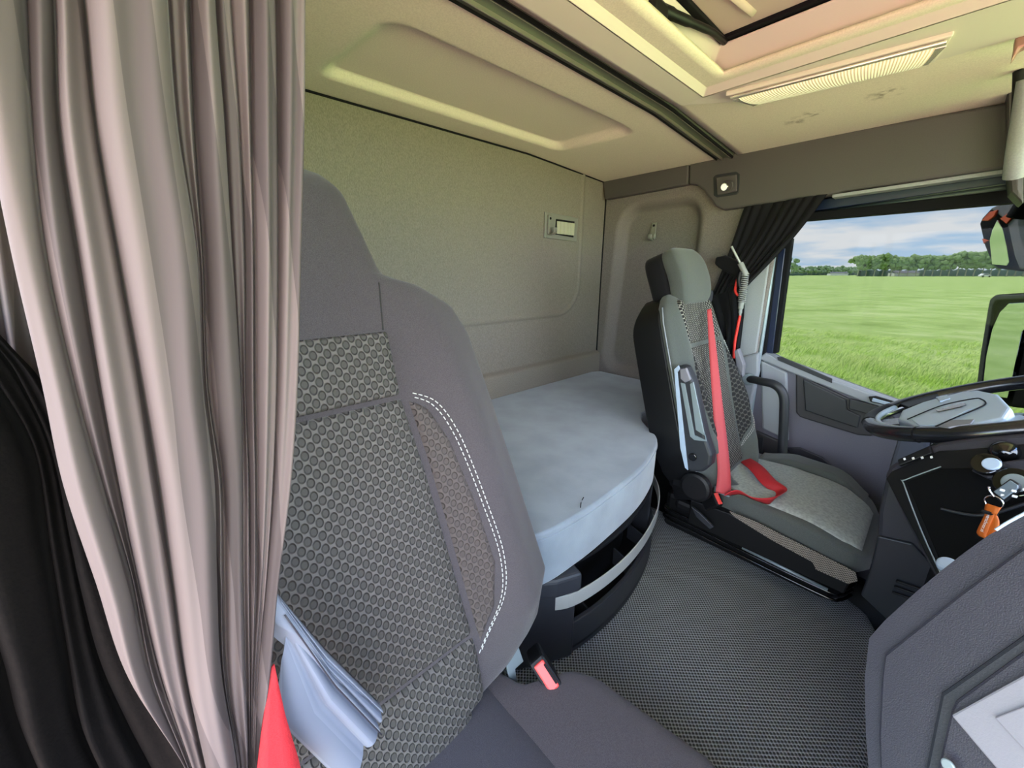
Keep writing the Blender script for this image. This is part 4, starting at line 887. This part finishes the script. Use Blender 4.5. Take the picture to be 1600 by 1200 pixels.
# blow gun on a red hose
bgn = thing('air_blow_gun', (-0.571, 1.8, 1.27), 'grey and black air blow gun on thin red hose in front of the black curtain', 'air gun')
tube('nozzle', [(-0.622, 1.79, 1.358), (-0.603, 1.79, 1.328), (-0.58, 1.795, 1.29)], .0045, alu, bgn)
hd_ = tube('handle', [(-0.579, 1.79, 1.292), (-0.563, 1.79, 1.265), (-0.552, 1.795, 1.245)], .011, grey_pl, bgn)
tube('trigger', [(-0.572, 1.785, 1.26), (-0.575, 1.785, 1.23), (-0.566, 1.785, 1.199)], .008, blk, bgn)
c0 = Vector((-0.557, 1.795, 1.25)); c1 = Vector((-0.552, 1.795, 1.138))
cp = []
for i in range(12*14+1):
    s = i/(12*14); a = s*14*2*PI; cp.append(c0.lerp(c1, s)+Vector((math.cos(a)*.013, math.sin(a)*.013, 0)))
tube('spring_guard', cp, .0028, grey_pl, bgn, n=1, res=6)
tube('hose_core', [c0, c1], .010, blk, bgn, n=1)
tube('hose_sleeve', [(-0.553, 1.795, 1.143), (-0.553, 1.795, 1.112), (-0.551, 1.795, 1.08)], [.011, .010, .007, .005], grey_pl, bgn)
tube('hose', [(-0.551, 1.795, 1.083), (-0.553, 1.795, 1.024), (-0.554, 1.795, 0.969), (-0.549, 1.795, 0.901)], .0055, red_hose, bgn)
tube('hose', [(-0.589, 1.815, 1.229), (-0.591, 1.815, 1.206), (-0.588, 1.81, 1.18), (-0.575, 1.81, 1.162)], .005, red_hose, bgn)

# ================================================================== DASHBOARD SIDE
# steering wheel, tilted 26 degrees
wc = Vector((.145, 1.45, .947)); wn_ = Vector((-.44, 0, .9)).normalized(); wu = Vector((.9, 0, .44)).normalized(); wv = Vector((0, 1, 0))
sw = thing('steering_wheel', tuple(wc), 'glossy black steering wheel with silver spokes and grey hub pad', 'steering wheel')
WR = .232
def wp(a, r=WR, h=0): return wc+(wu*math.cos(a)+wv*math.sin(a))*r+wn_*h
tube('rim', [wp(2*PI*k/72) for k in range(72)], .0185, wheel_m, sw, n=1, closed=True, res=18)
def arc_tube(name, a0, a1, r, h, rad, m, parent=None):
    return tube(name, [wp(a0+(a1-a0)*k/16, r, h) for k in range(17)], rad, m, parent or sw, n=1, res=10)
arc_tube('rim_grip', math.radians(188), math.radians(150), WR, .0012, .0186, ribbed)
arc_tube('rim_seam', math.radians(236), math.radians(237), WR, 0, .0192, seal)
arc_tube('rim_inlay', math.radians(150), math.radians(225), WR-.016, .006, .007, silver)
pad = [(-0.0108, 1.4643, 0.8888), (0.023, 1.5347, 0.9054), (0.0886, 1.5964, 0.9374), (0.1193, 1.5836, 0.9524), (0.1447, 1.5021, 0.9649), (0.1532, 1.346, 0.969), (0.1407, 1.2633, 0.9629), (0.1088, 1.2441, 0.9473), (0.0585, 1.2354, 0.9227), (0.0232, 1.2586, 0.9055), (0.0071, 1.3179, 0.8976), (-0.0126, 1.372, 0.888)]
padv = [Vector(p) for p in pad]
plate('hub_pad', pad, wn_*-.035, silver, sw, bevel=.008, seg=4)  # silver-blue colour stands in for sky reflected on the pad
plate('pad_panel', [(0.012, 1.3349, 0.903), (0.0664, 1.4457, 0.9296), (0.1131, 1.4636, 0.9524), (0.1208, 1.4189, 0.9562), (0.116, 1.3825, 0.9538), (0.0941, 1.3569, 0.9431), (0.0534, 1.2502, 0.9232), (0.0262, 1.269, 0.9099)], wn_*-.003, silver, sw, bevel=.001)
plate('badge', [(0.0483, 1.3861, 0.9237), (0.0852, 1.4212, 0.9418), (0.0929, 1.4277, 0.9455), (0.0944, 1.4048, 0.9463), (0.0867, 1.3915, 0.9425), (0.0525, 1.3688, 0.9258)], wn_*-.002, blk_g, sw, bevel=.001)
tube('panel_groove', [Vector(p) for p in [(0.0056, 1.3417, 0.8993), (0.0565, 1.443, 0.9242), (0.106, 1.4738, 0.9484), (0.1184, 1.4525, 0.9545), (0.1222, 1.4056, 0.9563), (0.1121, 1.3684, 0.9514), (0.0792, 1.3028, 0.9353), (0.0509, 1.2425, 0.9215)]], .0014, seal, sw)
plate('spoke_buttons', [(0.0542, 1.2348, 0.9246), (0.0717, 1.2791, 0.9332), (0.102, 1.2616, 0.948), (0.0963, 1.2274, 0.9452), (0.0681, 1.2201, 0.9314)], wn_*-.004, dash_lt, sw, bevel=.001)
plate('spoke_cover', [(-0.0212, 1.5853, 0.8788), (-0.0134, 1.6309, 0.8825), (0.0467, 1.6729, 0.912), (0.0544, 1.6081, 0.9157), (0.0347, 1.561, 0.9061), (0.0017, 1.5124, 0.8899)], wn_*-.01, ribbed, sw, bevel=.003)
plate('spoke_switch', [(0.0466, 1.5628, 0.9199), (0.0663, 1.5656, 0.9295), (0.0706, 1.5189, 0.9316), (0.0539, 1.497, 0.9234)], wn_*-.004, silver, sw, bevel=.001)
plate('spoke', [wp(math.radians(178), .225, .0), wp(math.radians(196), .225, .0), wp(math.radians(215), .10, -.01), wp(math.radians(160), .10, -.01)], wn_*-.015, wheel_m, sw, bevel=.004)
plate('spoke', [wp(math.radians(-20), .225, .0), wp(math.radians(20), .225, .0), wp(math.radians(30), .10, -.01), wp(math.radians(-30), .10, -.01)], wn_*-.015, wheel_m, sw, bevel=.004)
plate('spoke', [wp(math.radians(255), .225, .0), wp(math.radians(285), .225, .0), wp(math.radians(290), .08, -.01), wp(math.radians(250), .08, -.01)], wn_*-.015, silver, sw, bevel=.004)
# column with switch stalk
co = thing('steering_column', tuple(wc-wn_*.1), 'dark steering column shroud with stalk below the wheel', 'steering column')
tube('column_shroud', [wc-wn_*.035, wc-wn_*.12, wc-wn_*.22+Vector((.05, 0, 0))], [.055, .062, .07, .07], blk_g, co, res=20)
plate('shroud_panel', [(0.1, 1.3, 0.864), (0.113, 1.3, 0.887), (0.121, 1.3, 0.862), (0.101, 1.3, 0.848)], (0, .03, 0), dash_lt, co, bevel=.003)
plate('shroud_cover', [(0.052, 1.3, 0.85), (0.076, 1.3, 0.875), (0.096, 1.3, 0.882), (0.1, 1.3, 0.854), (0.068, 1.3, 0.836)], (0, .06, 0), blk_g, co, bevel=.006)
tube('stalk', [(0.144, 1.16, 0.921), (0.159, 1.17, 0.927), (0.198, 1.25, 0.92)], [.014, .009, .008, .008], blk, co, res=12)
ball = bmesh.new(); bmesh.ops.create_uvsphere(ball, u_segments=20, v_segments=14, radius=.021)
me_ = bpy.data.meshes.new('stalk_knob'); ball.to_mesh(me_); smooth(me_); me_.transform(Matrix.Translation((0.144, 1.16, 0.919))); link('stalk_knob', me_, blk_g, co)

# dash console beside the driver
n2 = (-0.45, -0.8, 0.35)
da = thing('dashboard', (.3, 1.1, .5), 'dark slate dashboard console with black panel and ignition beside the steering wheel', 'dashboard')
nb = Vector((.45, .8, -.35)).normalized()
plate('console_frame', [(-0.0063, 1.1988, 0.7892), (-0.003, 1.2079, 0.8142), (0.0149, 1.2105, 0.8432), (0.0593, 1.2091, 0.8971), (0.103, 1.1976, 0.9269), (0.1847, 1.1721, 0.9738), (0.2338, 1.0225, 0.6948), (0.177, 1.012, 0.5979), (0.142, 1.035, 0.6054), (0.1082, 1.0732, 0.6494)], nb*.16, dash_m, da, bevel=.010, seg=3)
plate('console_inlay', [(-0.0009, 1.1881, 0.7889), (0.0038, 1.1934, 0.8072), (0.0652, 1.1922, 0.8833), (0.0916, 1.1834, 0.8971), (0.187, 1.1557, 0.9566), (0.2326, 1.0169, 0.6978), (0.1741, 1.0117, 0.6109), (0.1256, 1.0531, 0.643)], nb*.01, ribbed, da, bevel=.002)
tube('inlay_edge', [Vector(p) for p in [(0.0729, 1.1686, 0.8566), (0.0288, 1.1708, 0.805), (0.0287, 1.1673, 0.7966), (0.0731, 1.1111, 0.7255), (0.1176, 1.0595, 0.6645), (0.1317, 1.0435, 0.6462)]], .0014, steel, da, n=4)
plate('centre_screen', [(0.0316, 1.1707, 0.8014), (0.0738, 1.1692, 0.8522), (0.1421, 1.1474, 0.8901), (0.1936, 1.1301, 0.9168), (0.2318, 1.0136, 0.6997), (0.1726, 1.011, 0.6177), (0.1223, 1.0608, 0.6668)], nb*.006, screen_blk, da, bevel=.002)
plate('console_shelf', [(0.1085, 1.1271, 0.8772), (0.1166, 1.1297, 0.8934), (0.1858, 1.1123, 0.9426), (0.1898, 1.1001, 0.92), (0.1491, 1.1102, 0.8906), (0.13, 1.1133, 0.8733)], nb*.03, dash_m, da, bevel=.003)
sk = plate('switch_bank', [(0.008, 1.1916, 0.8406), (0.0485, 1.1905, 0.8902), (0.0552, 1.1811, 0.8773), (0.0129, 1.1838, 0.8291)], nb*.01, blk, da, bevel=.002)
for i in range(4):
    plate('switch_symbol', [Vector(p)+Vector((0.0125*i, -.004*i, .0075*i)) for p in [(0.0161, 1.1856, 0.8489), (0.0187, 1.1854, 0.8516), (0.0205, 1.1829, 0.8483), (0.0179, 1.1832, 0.8457)]], nb*.002, white_pl, sk, bevel=0)
kb = disc('rotary_switch', (0.1244, 1.0995, 0.9032), (-.45, -.8, .55), .020, .014, blk_g, da)
disc('rotary_cap', Vector((0.1266, 1.0868, 0.9112)), (-.45, -.8, .6), .012, .006, silver, kb)
disc('ignition_ring', (0.1585, 1.0747, 0.8901), (-.45, -.8, .45), .026, .012, blk_g, da)
disc('ignition_bezel', (0.1575, 1.068, 0.8923), (-.45, -.8, .45), .016, .010, steel, da)
tube('shelf_edge', [Vector(p) for p in [(0.0889, 1.1235, 0.7822), (0.129, 1.1067, 0.7954), (0.1556, 1.1018, 0.8183), (0.1896, 1.1017, 0.8619)]], .003, blk2, da)
# lower console and dash body
plate('lower_console', [(-0.001, 1.33, 0.745), (0.063, 1.33, 0.74), (0.243, 1.33, 0.48), (0.102, 1.33, 0.313), (0.046, 1.33, 0.456), (0.021, 1.33, 0.503), (0.019, 1.33, 0.554), (0.005, 1.33, 0.637)], (.0, .45, 0), dash_m, da, bevel=.008)
plate('toe_board', [(0.021, 1.32, 0.467), (0.016, 1.32, 0.572), (0.079, 1.32, 0.584), (0.252, 1.32, 0.437), (0.132, 1.32, 0.291), (0.079, 1.32, 0.339), (0.018, 1.32, 0.377)], (0, .02, 0), blk2, da, bevel=.004)
for k in range(3):
    tube('toe_ridge', [(0.072, 1.31, 0.47), (0.13, 1.31, 0.476), (0.183, 1.31, 0.476)] if k == 0 else ([Vector(p)+Vector((0, 0, -.018*k)) for p in [(0.072, 1.31, 0.47), (0.13, 1.31, 0.476), (0.183, 1.31, 0.476)]]), .003, blk, da)
plate('dash_body', [(.36, .2, .30), (.95, .2, .30), (.95, 1.88, .30), (.36, 1.88, .30)], (0, 0, .62), dash_m, da, bevel=.03)
plate('foot_well_side', [(.12, .46, 0), (.5, .46, 0), (.5, 1.40, 0), (.12, 1.40, 0)], (0, 0, .60), blk, da, bevel=.01)
plate('foot_well_front', [(.30, 1.3, 0), (.5, 1.3, 0), (.5, 1.9, 0), (.30, 1.9, 0)], (0, 0, .72), blk2, da, bevel=.01)
disc('cap_button', (0.0884, 0.7883, 0.8344), (-.3, -.4, .9), .012, .012, silver, da, bevel=.004)

# key and orange lanyard
kn = Vector((-.45, -.8, .5)).normalized()
ky = thing('vehicle_key', (0.1449, 1.0359, 0.8884), 'grey-faced vehicle key fob plugged into the ignition with orange strap', 'key')
plate('fob_body', [(0.1311, 1.0387, 0.8771), (0.1453, 1.0442, 0.9078), (0.1554, 1.0368, 0.9039), (0.1568, 1.0327, 0.8963), (0.1453, 1.0269, 0.8683), (0.1409, 1.0287, 0.8667)], nb*.012, blk, ky, bevel=.003)
plate('fob_face', [(0.1324, 1.0336, 0.8799), (0.1452, 1.0381, 0.9064), (0.1539, 1.0316, 0.9028), (0.1547, 1.0291, 0.8981), (0.144, 1.0245, 0.8738)], nb*.004, key_grey, ky, bevel=.001)
for u, v in ((0, 0), (1, 0), (0, 1), (1, 1), (2, -.4)):
    o_ = Vector((0.1403, 1.0283, 0.8882))+Vector((.0115*u, -.001*u, .004*u))+Vector((.003*v, 0, -.009*v))
    box('fob_button', o_, (.006, .002, .0045), white_pl, ky, bevel=.001)
rc = Vector((0.1362, 1.024, 0.8639))
a_ = Vector((.87, -.49, 0)); b2_ = Vector((0, 0, 1))
tube('key_ring', [rc+a_*math.cos(2*PI*k/24)*.0115+b2_*math.sin(2*PI*k/24)*.0115 for k in range(24)], .0012, chrome, ky, n=1, closed=True, res=8)
tube('ring_link', [rc+b2_*.010+a_*-.002, rc+b2_*.018-a_*.010, rc+b2_*.024-a_*.012], .0018, chrome, ky)
ln1 = thing('key_lanyard', tuple(rc-b2_*.02), 'short orange neoprene strap with white lettering hanging from the key', 'lanyard')
lp = [Vector(p) for p in [(0.1369, 1.0235, 0.8542), (0.1367, 1.0193, 0.8444), (0.1354, 1.0135, 0.8295), (0.1343, 1.0086, 0.8168), (0.1341, 1.0044, 0.807), (0.1381, 1.001, 0.8044), (0.1414, 1.003, 0.8131), (0.1429, 1.0082, 0.827), (0.1417, 1.0132, 0.8369), (0.1381, 1.0184, 0.8442)]]
sd_ = Vector((.55, -.5, .15)).normalized()
ribbon('strap', lp, [sd_*.006]*3+[sd_*.0065]*7, orange, ln1, thick=.003)
ribbon('strap_top', [lp[0]+Vector((0, 0, .004))+kn*.001, lp[1]+kn*.002], [sd_*.010, sd_*.008], orange, ln1, thick=.003, n=3)
box('strap_clasp', lp[1]-Vector((0, 0, .001))+kn*.003, (.019, .004, .006), blk, ln1, bevel=.001)
cu = bpy.data.curves.new('lettering', 'FONT'); cu.body = 'verschoor.nl'; cu.size = .011; cu.extrude = .0002; cu.align_x = 'CENTER'; cu.align_y = 'CENTER'
tmp = bpy.data.objects.new('lettering_tmp', cu); COL.objects.link(tmp)
me_ = bpy.data.meshes.new_from_object(tmp.evaluated_get(bpy.context.evaluated_depsgraph_get())); bpy.data.objects.remove(tmp)
d_ = (lp[1]-lp[4]).normalized(); z_ = (kn-d_*kn.dot(d_)).normalized(); x_ = d_*-1; y_ = z_.cross(x_)
Mx = Matrix((x_, y_, z_)).transposed().to_4x4(); Mx.translation = (lp[1]+lp[4])/2+kn*.0035
Lx = max(v.co.x for v in me_.vertices)-min(v.co.x for v in me_.vertices); me_.transform(Matrix.Scale(.8*(lp[1]-lp[4]).length/Lx, 4)); me_.transform(Mx)
link('lettering', me_, white_pl, ln1)

# near dash panel at the lower right
np_ = thing('passenger_dash', (.1, .6, .6), 'large slate dash panel with stepped edges and light grey insert at lower right', 'dashboard')
nn = Vector((.5, .8, -.3)).normalized()
plate('panel_body', [(0.0286, 0.6403, 0.7683), (0.0372, 0.6469, 0.8005), (0.0551, 0.6559, 0.8542), (0.0693, 0.6619, 0.8939), (0.0812, 0.666, 0.9247), (0.0943, 0.6697, 0.9565), (0.1241, 0.6724, 1.0132), (0.1749, 0.6056, 0.9197), (0.1706, 0.547, 0.7563), (0.0717, 0.5512, 0.6027), (0.0508, 0.5871, 0.6636), (0.0353, 0.6183, 0.721)], nn*.10, dash_m, np_, bevel=.006, seg=3)
plate('panel_core', [(0.0286, 0.6403, 0.7683), (0.0372, 0.6469, 0.8005), (0.0551, 0.6559, 0.8542), (0.0693, 0.6619, 0.8939), (0.0812, 0.666, 0.9247), (0.0943, 0.6697, 0.9565), (0.1241, 0.6724, 1.0132), (0.1749, 0.6056, 0.9197), (0.1706, 0.547, 0.7563), (0.0717, 0.5512, 0.6027), (0.0508, 0.5871, 0.6636), (0.0353, 0.6183, 0.721)], (.30, .02, -.10), dash_m, np_, bevel=0)
plate('panel_step', [(0.0447, 0.6228, 0.769), (0.0864, 0.6409, 0.8869), (0.1191, 0.6525, 0.9721), (0.1626, 0.6026, 0.9115), (0.1691, 0.542, 0.7608), (0.0774, 0.5459, 0.6185), (0.0598, 0.5806, 0.6816), (0.0481, 0.6103, 0.7412)], nn*.008, dash_m, np_, bevel=.003)
plate('panel_step', [(0.0924, 0.5902, 0.7817), (0.0962, 0.5917, 0.7922), (0.1326, 0.608, 0.8964), (0.1697, 0.5729, 0.8645), (0.1675, 0.537, 0.7652), (0.0993, 0.5399, 0.6594), (0.097, 0.5596, 0.7079)], nn*.008, blk2, np_, bevel=.004)
plate('panel_shelf', [(0.1026, 0.5811, 0.7895), (0.1347, 0.5973, 0.8864), (0.1685, 0.569, 0.8672), (0.1664, 0.5334, 0.7686), (0.1063, 0.5359, 0.6754), (0.1015, 0.5769, 0.7766)], nn*.006, dash_m, np_, bevel=.003)
plate('light_insert', [(0.1015, 0.5681, 0.7787), (0.1379, 0.5799, 0.871), (0.1682, 0.5577, 0.8621), (0.1728, 0.518, 0.764), (0.1678, 0.5181, 0.7557)], nn*.006, dash_lt, np_, bevel=.002)
plate('insert_facet', [(0.1252, 0.5603, 0.8097), (0.1413, 0.5634, 0.8448), (0.1672, 0.5545, 0.8643), (0.1597, 0.5343, 0.798)], nn*.003, dash_lt, np_, bevel=.0012)
tube('bright_edge', [Vector(p) for p in [(0.0974, 0.668, 0.966), (0.1034, 0.6691, 0.9789), (0.1128, 0.6699, 0.9967)]], .0016, silver, np_)
disc('panel_screw', (0.1092, 0.5431, 0.7374), -nn, .006, .003, steel, np_)
# windscreen base so the cab front is closed below the glass
struct(plate('trim_21', [(1.0, -.25, 0), (1.0, 2.0, 0), (1.0, 2.0, .85), (1.0, -.25, .85)], (.04, 0, 0), navy, bevel=0, label='cab front below the windscreen'))

# ================================================================== OUTSIDE
# mirrors on the driver side
mn = (-.8, -.6, 0)
um = thing('upper_mirror', (0.103, 2.35, 1.393), 'small rounded exterior mirror with orange reflections painted on, upper of the two at the right', 'mirror')
plate('housing', [(0.0406, 2.5038, 1.4428), (0.0438, 2.4996, 1.466), (0.0578, 2.4809, 1.4954), (0.0854, 2.4441, 1.5109), (0.1513, 2.3562, 1.4994), (0.2006, 2.2906, 1.2585), (0.1662, 2.3364, 1.2588), (0.1197, 2.3984, 1.2687), (0.1049, 2.4182, 1.2832), (0.0717, 2.4624, 1.3546)], (.07, .04, 0), seal, um, bevel=.012, seg=3)
plate('housing_rim', [(0.0572, 2.4538, 1.4927), (0.0845, 2.4173, 1.5081), (0.1497, 2.3304, 1.4967), (0.1984, 2.2655, 1.2584), (0.1678, 2.3063, 1.2675), (0.1481, 2.3326, 1.3124), (0.1057, 2.3891, 1.4393), (0.0876, 2.4131, 1.4586)], (.01, .01, 0), dash_lt, um, bevel=.006)
plate('mirror_glass', [(0.0818, 2.4156, 1.3729), (0.0798, 2.4098, 1.4094), (0.0838, 2.3963, 1.4441), (0.104, 2.3773, 1.4098), (0.126, 2.3626, 1.3476), (0.1435, 2.352, 1.2929), (0.141, 2.3585, 1.2795), (0.1068, 2.4026, 1.2853)], (.004, .004, 0), mirror_glass, um, bevel=.001)
plate('orange_reflection', [(0.0457, 2.4598, 1.4506), (0.0594, 2.4414, 1.4799), (0.0765, 2.4187, 1.4826), (0.0737, 2.4224, 1.4608), (0.0632, 2.4363, 1.4471)], (.006, .005, 0), orange_dk, um, bevel=.002)  # orange reflections on the mirror, made as coloured pieces
plate('orange_reflection', [(0.0892, 2.4017, 1.4485), (0.1125, 2.3707, 1.476), (0.1185, 2.3627, 1.4532), (0.1076, 2.3772, 1.4272)], (.006, .005, 0), orange_dk, um, bevel=.002)
plate('orange_reflection', [(0.0615, 2.4387, 1.3824), (0.0771, 2.4179, 1.3733), (0.0702, 2.427, 1.3625)], (.006, .005, 0), orange_dk, um, bevel=.001)
tube('mirror_arm', [(0.127, 2.33, 1.443), (0.148, 2.3, 1.519), (0.184, 2.2, 1.539)], .03, seal, um)
lm = thing('main_mirror', (0.204, 2.35, 0.94), 'tall rounded exterior main mirror with dark frame behind the steering wheel', 'mirror')
fo = [(0.1666, 2.3913, 0.8085), (0.1493, 2.4208, 0.947), (0.132, 2.4502, 1.1222), (0.1295, 2.4545, 1.1569), (0.1383, 2.4395, 1.1726), (0.2177, 2.3045, 1.1889), (0.2951, 2.1729, 0.7995), (0.2551, 2.241, 0.7822), (0.2293, 2.2849, 0.7753)]
plate('housing', fo, (.09, .05, 0), seal, lm, bevel=.014, seg=3)
plate('housing_rim', [(0.1668, 2.364, 0.8193), (0.1507, 2.3914, 0.9511), (0.1331, 2.4213, 1.1189), (0.1306, 2.4255, 1.1532), (0.1379, 2.4132, 1.1686), (0.2133, 2.285, 1.1828), (0.2163, 2.2799, 1.1677), (0.1455, 2.4002, 1.1525), (0.1418, 2.4066, 1.135), (0.1621, 2.372, 0.9554), (0.1795, 2.3425, 0.8263)], (.01, .006, 0), dash_m, lm, bevel=.004)
plate('mirror_glass', [(0.1812, 2.345, 0.8262), (0.1673, 2.3686, 0.9311), (0.1595, 2.3818, 1.0421), (0.1632, 2.3755, 1.109), (0.1755, 2.3547, 1.1442), (0.2193, 2.2802, 1.1546), (0.2334, 2.2563, 1.0839), (0.2215, 2.2765, 1.0515), (0.2291, 2.2635, 0.9563), (0.2375, 2.2492, 0.8499), (0.2399, 2.2453, 0.812), (0.2057, 2.3032, 0.8013)], (.004, .004, 0), mirror_glass, lm, bevel=.001)
tube('mirror_arm', [(0.223, 2.34, 1.088), (0.263, 2.3, 1.138), (0.317, 2.15, 1.15)], .025, seal, lm)

# ground
GZ = -1.5
gp_ = mesh('ground', [(-900, -900, GZ), (1500, -900, GZ), (1500, 1500, GZ), (-900, 1500, GZ)], [(0, 1, 2, 3)], grass_m, None, False); struct(gp_)
pv = struct(mesh('trim_22', [(-30, -14, GZ+.02), (30, -14, GZ+.02), (30, -.4, GZ+.02), (-30, -.4, GZ+.02)], [(0, 1, 2, 3)], brick_pave, None, False, label='red brick paving outside the passenger door'))
# long meadow grass near the truck
vs = []; fs = []
rg = random.Random(3)
for i in range(24000):
    y = 8.5+rg.random()**1.4*16; x = rg.uniform(-.35*y-1.2, 3.5)
    h = rg.uniform(.12, .34)*(1-.7*(y-8.5)/16)*(1.3 if noise.noise(Vector((x*.5, y*.5, 0))) > .1 else .8); a = rg.uniform(0, PI); ln = rg.uniform(.1, .35); an = rg.uniform(-.8, .8)+1.2
    w = .012; dx, dy = math.cos(a)*w, math.sin(a)*w; lx, ly = math.cos(an)*ln, math.sin(an)*ln
    k = len(vs); vs += [(x-dx, y-dy, GZ), (x+dx, y+dy, GZ), (x+lx*.4+dx*.6, y+ly*.4+dy*.6, GZ+h*.7), (x+lx*.4-dx*.6, y+ly*.4-dy*.6, GZ+h*.7), (x+lx, y+ly, GZ+h)]
    fs += [(k, k+1, k+2, k+3), (k+3, k+2, k+4)]
tg = mesh('long_grass', vs, fs, blade_m, None, False, fixn=False); tag(tg, 'long bright green meadow grass beside the truck', 'grass', kind='stuff')

# tree rows on the horizon: shared crown and trunk meshes, each tree its own thing
def crown_mesh(seed, lumps, wd, hh):
    r = random.Random(seed); bm = bmesh.new()
    for i in range(lumps):
        t_ = r.random(); wd_ = wd*(1-.5*abs(t_-.4)); c = Vector((r.uniform(-.5, .5)*wd_, r.uniform(-.45, .45)*wd_, hh*(.40+.52*t_)))
        rad = wd*r.uniform(.10, .22)
        res = bmesh.ops.create_icosphere(bm, subdivisions=1, radius=rad)
        for v in res['verts']:
            d = v.co.normalized(); v.co = c+d*rad*(1+.35*noise.noise(d*2.3+Vector((i, seed, 0))))
    me = bpy.data.meshes.new('crown'); bm.to_mesh(me); bm.free(); return me
def trunk_mesh(h):
    vs = []; fs = []
    for j, (z, r) in enumerate(((0, .55), (h*.5, .42), (h, .3))):
        for k in range(7): vs.append((math.cos(k*2*PI/7)*r, math.sin(k*2*PI/7)*r, z))
    for j in range(2):
        for k in range(7): fs.append((j*7+k, j*7+(k+1) % 7, (j+1)*7+(k+1) % 7, (j+1)*7+k))
    me = bpy.data.meshes.new('trunk'); me.from_pydata(vs, [], fs); return me
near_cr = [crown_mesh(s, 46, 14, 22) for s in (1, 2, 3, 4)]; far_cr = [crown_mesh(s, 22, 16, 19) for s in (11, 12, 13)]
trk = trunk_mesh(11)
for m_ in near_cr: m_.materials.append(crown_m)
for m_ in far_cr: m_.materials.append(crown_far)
trk.materials.append(trunk_m)
HV = Vector((-math.sin(math.radians(47.5)), math.cos(math.radians(47.5)), 0)); RV = Vector((math.cos(math.radians(47.5)), math.sin(math.radians(47.5)), 0))
def tree(x, y, crown, sc, label, group, k=None):
    o = thing('field_tree', (x, y, GZ), label, 'tree', group); o.empty_display_size = 1
    for nm, me, s in (('crown', crown, sc), ('trunk', trk, sc)):
        c = bpy.data.objects.new(nm, me); COL.objects.link(c); c.parent = o; c.scale = (s, s, s); c.rotation_euler.z = random.uniform(0, 6.28) if nm == 'crown' else 0
    return o
rt = random.Random(5)
# near avenue runs from the right towards the left and away
for i in range(23):
    s = i/22; D = 400+60*s; lat = (1.375-.475*s)*D*math.cos(math.radians(16))
    p = HV*D+RV*lat
    tree(p.x, p.y, near_cr[i % 4], rt.uniform(.95, 1.15)*(1.05 if s < .5 else .98), 'green avenue tree with pale trunk in the nearer row beyond the meadow', 'nearer avenue trees beyond the meadow')
for i in range(16):
    s = i/15; D = 760; lat = (.905-.17*s)*D*math.cos(math.radians(16))
    p = HV*D+RV*lat
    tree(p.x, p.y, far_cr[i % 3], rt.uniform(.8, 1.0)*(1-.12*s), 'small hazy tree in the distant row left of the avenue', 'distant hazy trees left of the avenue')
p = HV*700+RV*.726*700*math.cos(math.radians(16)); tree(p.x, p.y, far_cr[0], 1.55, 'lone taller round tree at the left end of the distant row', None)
# undergrowth behind the trunks
def hedge(name, s0, s1, D, h, label, m, seed):
    vs = []; fs = []; N = 90; r = random.Random(seed)
    for i in range(N+1):
        lat = (s0+(s1-s0)*i/N)*D*math.cos(math.radians(16)); p = HV*D+RV*lat; hh = h*r.uniform(.75, 1.1)
        for dz, df in ((0, -2), (hh*.8, -1.6), (hh, 0), (hh*.8, 1.6), (0, 2)): q = p+HV*df; vs.append((q.x, q.y, GZ+dz))
    for i in range(N):
        for k in range(4): fs.append((i*5+k, (i+1)*5+k, (i+1)*5+k+1, i*5+k+1))
    return tag(mesh(name, vs, fs, m, None, True), label, 'hedge')
hedge('hedge', .905, 1.42, 475, 8.5, 'dark hedge running behind the trunks of the nearer avenue', hedge_m, 1)
hedge('hedge', .70, .90, 790, 7.5, 'dark hazy hedge under the distant tree row', hedge_m, 2)
hedge('hedge', .70, .758, 640, 3.6, 'clipped low dark hedge at the left edge of the meadow', hedge_m, 3)
# white car parked under the avenue
cp_ = HV*330+RV*1.232*330*math.cos(math.radians(16))
cr_ = thing('parked_car', (cp_.x, cp_.y, GZ), 'white car on the far road under the avenue trees', 'car')
def carp(name, pts, m, wd, par=cr_):
    fs = [(cp_.x+HV.x*wd+RV.x*x*2.0, cp_.y+HV.y*wd+RV.y*x*2.0, GZ+z*2.0) for x, z in pts]
    return plate(name, fs, HV*(-2*wd), m, par, bevel=.08)
carp('car_body', [(-2.1, .35), (2.1, .35), (2.15, .85), (1.3, 1.0), (.7, 1.45), (-1.0, 1.5), (-1.8, 1.0), (-2.15, .85)], white_pl, 1.2)
carp('car_windows', [(-1.5, 1.02), (1.1, 1.02), (.62, 1.36), (-.95, 1.40)], blk_g, 1.25)
for x in (-1.35, 1.35):
    disc('wheel', (cp_.x+RV.x*x*2-HV.x*1.2, cp_.y+RV.y*x*2-HV.y*1.2, GZ+.68), (-HV.x, -HV.y, 0), .66, .4, seal, cr_)
# low farm buildings behind the trees
for k, (lat, D, w, lab) in enumerate(((.83, 740, 16, 'white-walled low farm building under the distant trees'), (.985, 470, 14, 'small pale house glimpsed between the avenue trunks'))):
    b0 = HV*(D-20)+RV*lat*D*math.cos(math.radians(16)); bt = thing('farm_building', (b0.x, b0.y, GZ), lab, 'building')
    q = [b0-RV*w+Vector((0, 0, GZ)), b0+RV*w+Vector((0, 0, GZ)), b0+RV*w+Vector((0, 0, GZ+3.6)), b0-RV*w+Vector((0, 0, GZ+3.6))]
    plate('wall', q, HV*8, white_pl, bt, bevel=0)
    a = [b0-RV*(w+.5)-HV*.5+Vector((0, 0, GZ+3.5)), b0+RV*(w+.5)-HV*.5+Vector((0, 0, GZ+3.5)), b0+RV*(w-.5)+HV*4+Vector((0, 0, GZ+6)), b0-RV*(w-.5)+HV*4+Vector((0, 0, GZ+6))]
    plate('roof', a, Vector((0, 0, .3)), dash_lt, bt, bevel=0)
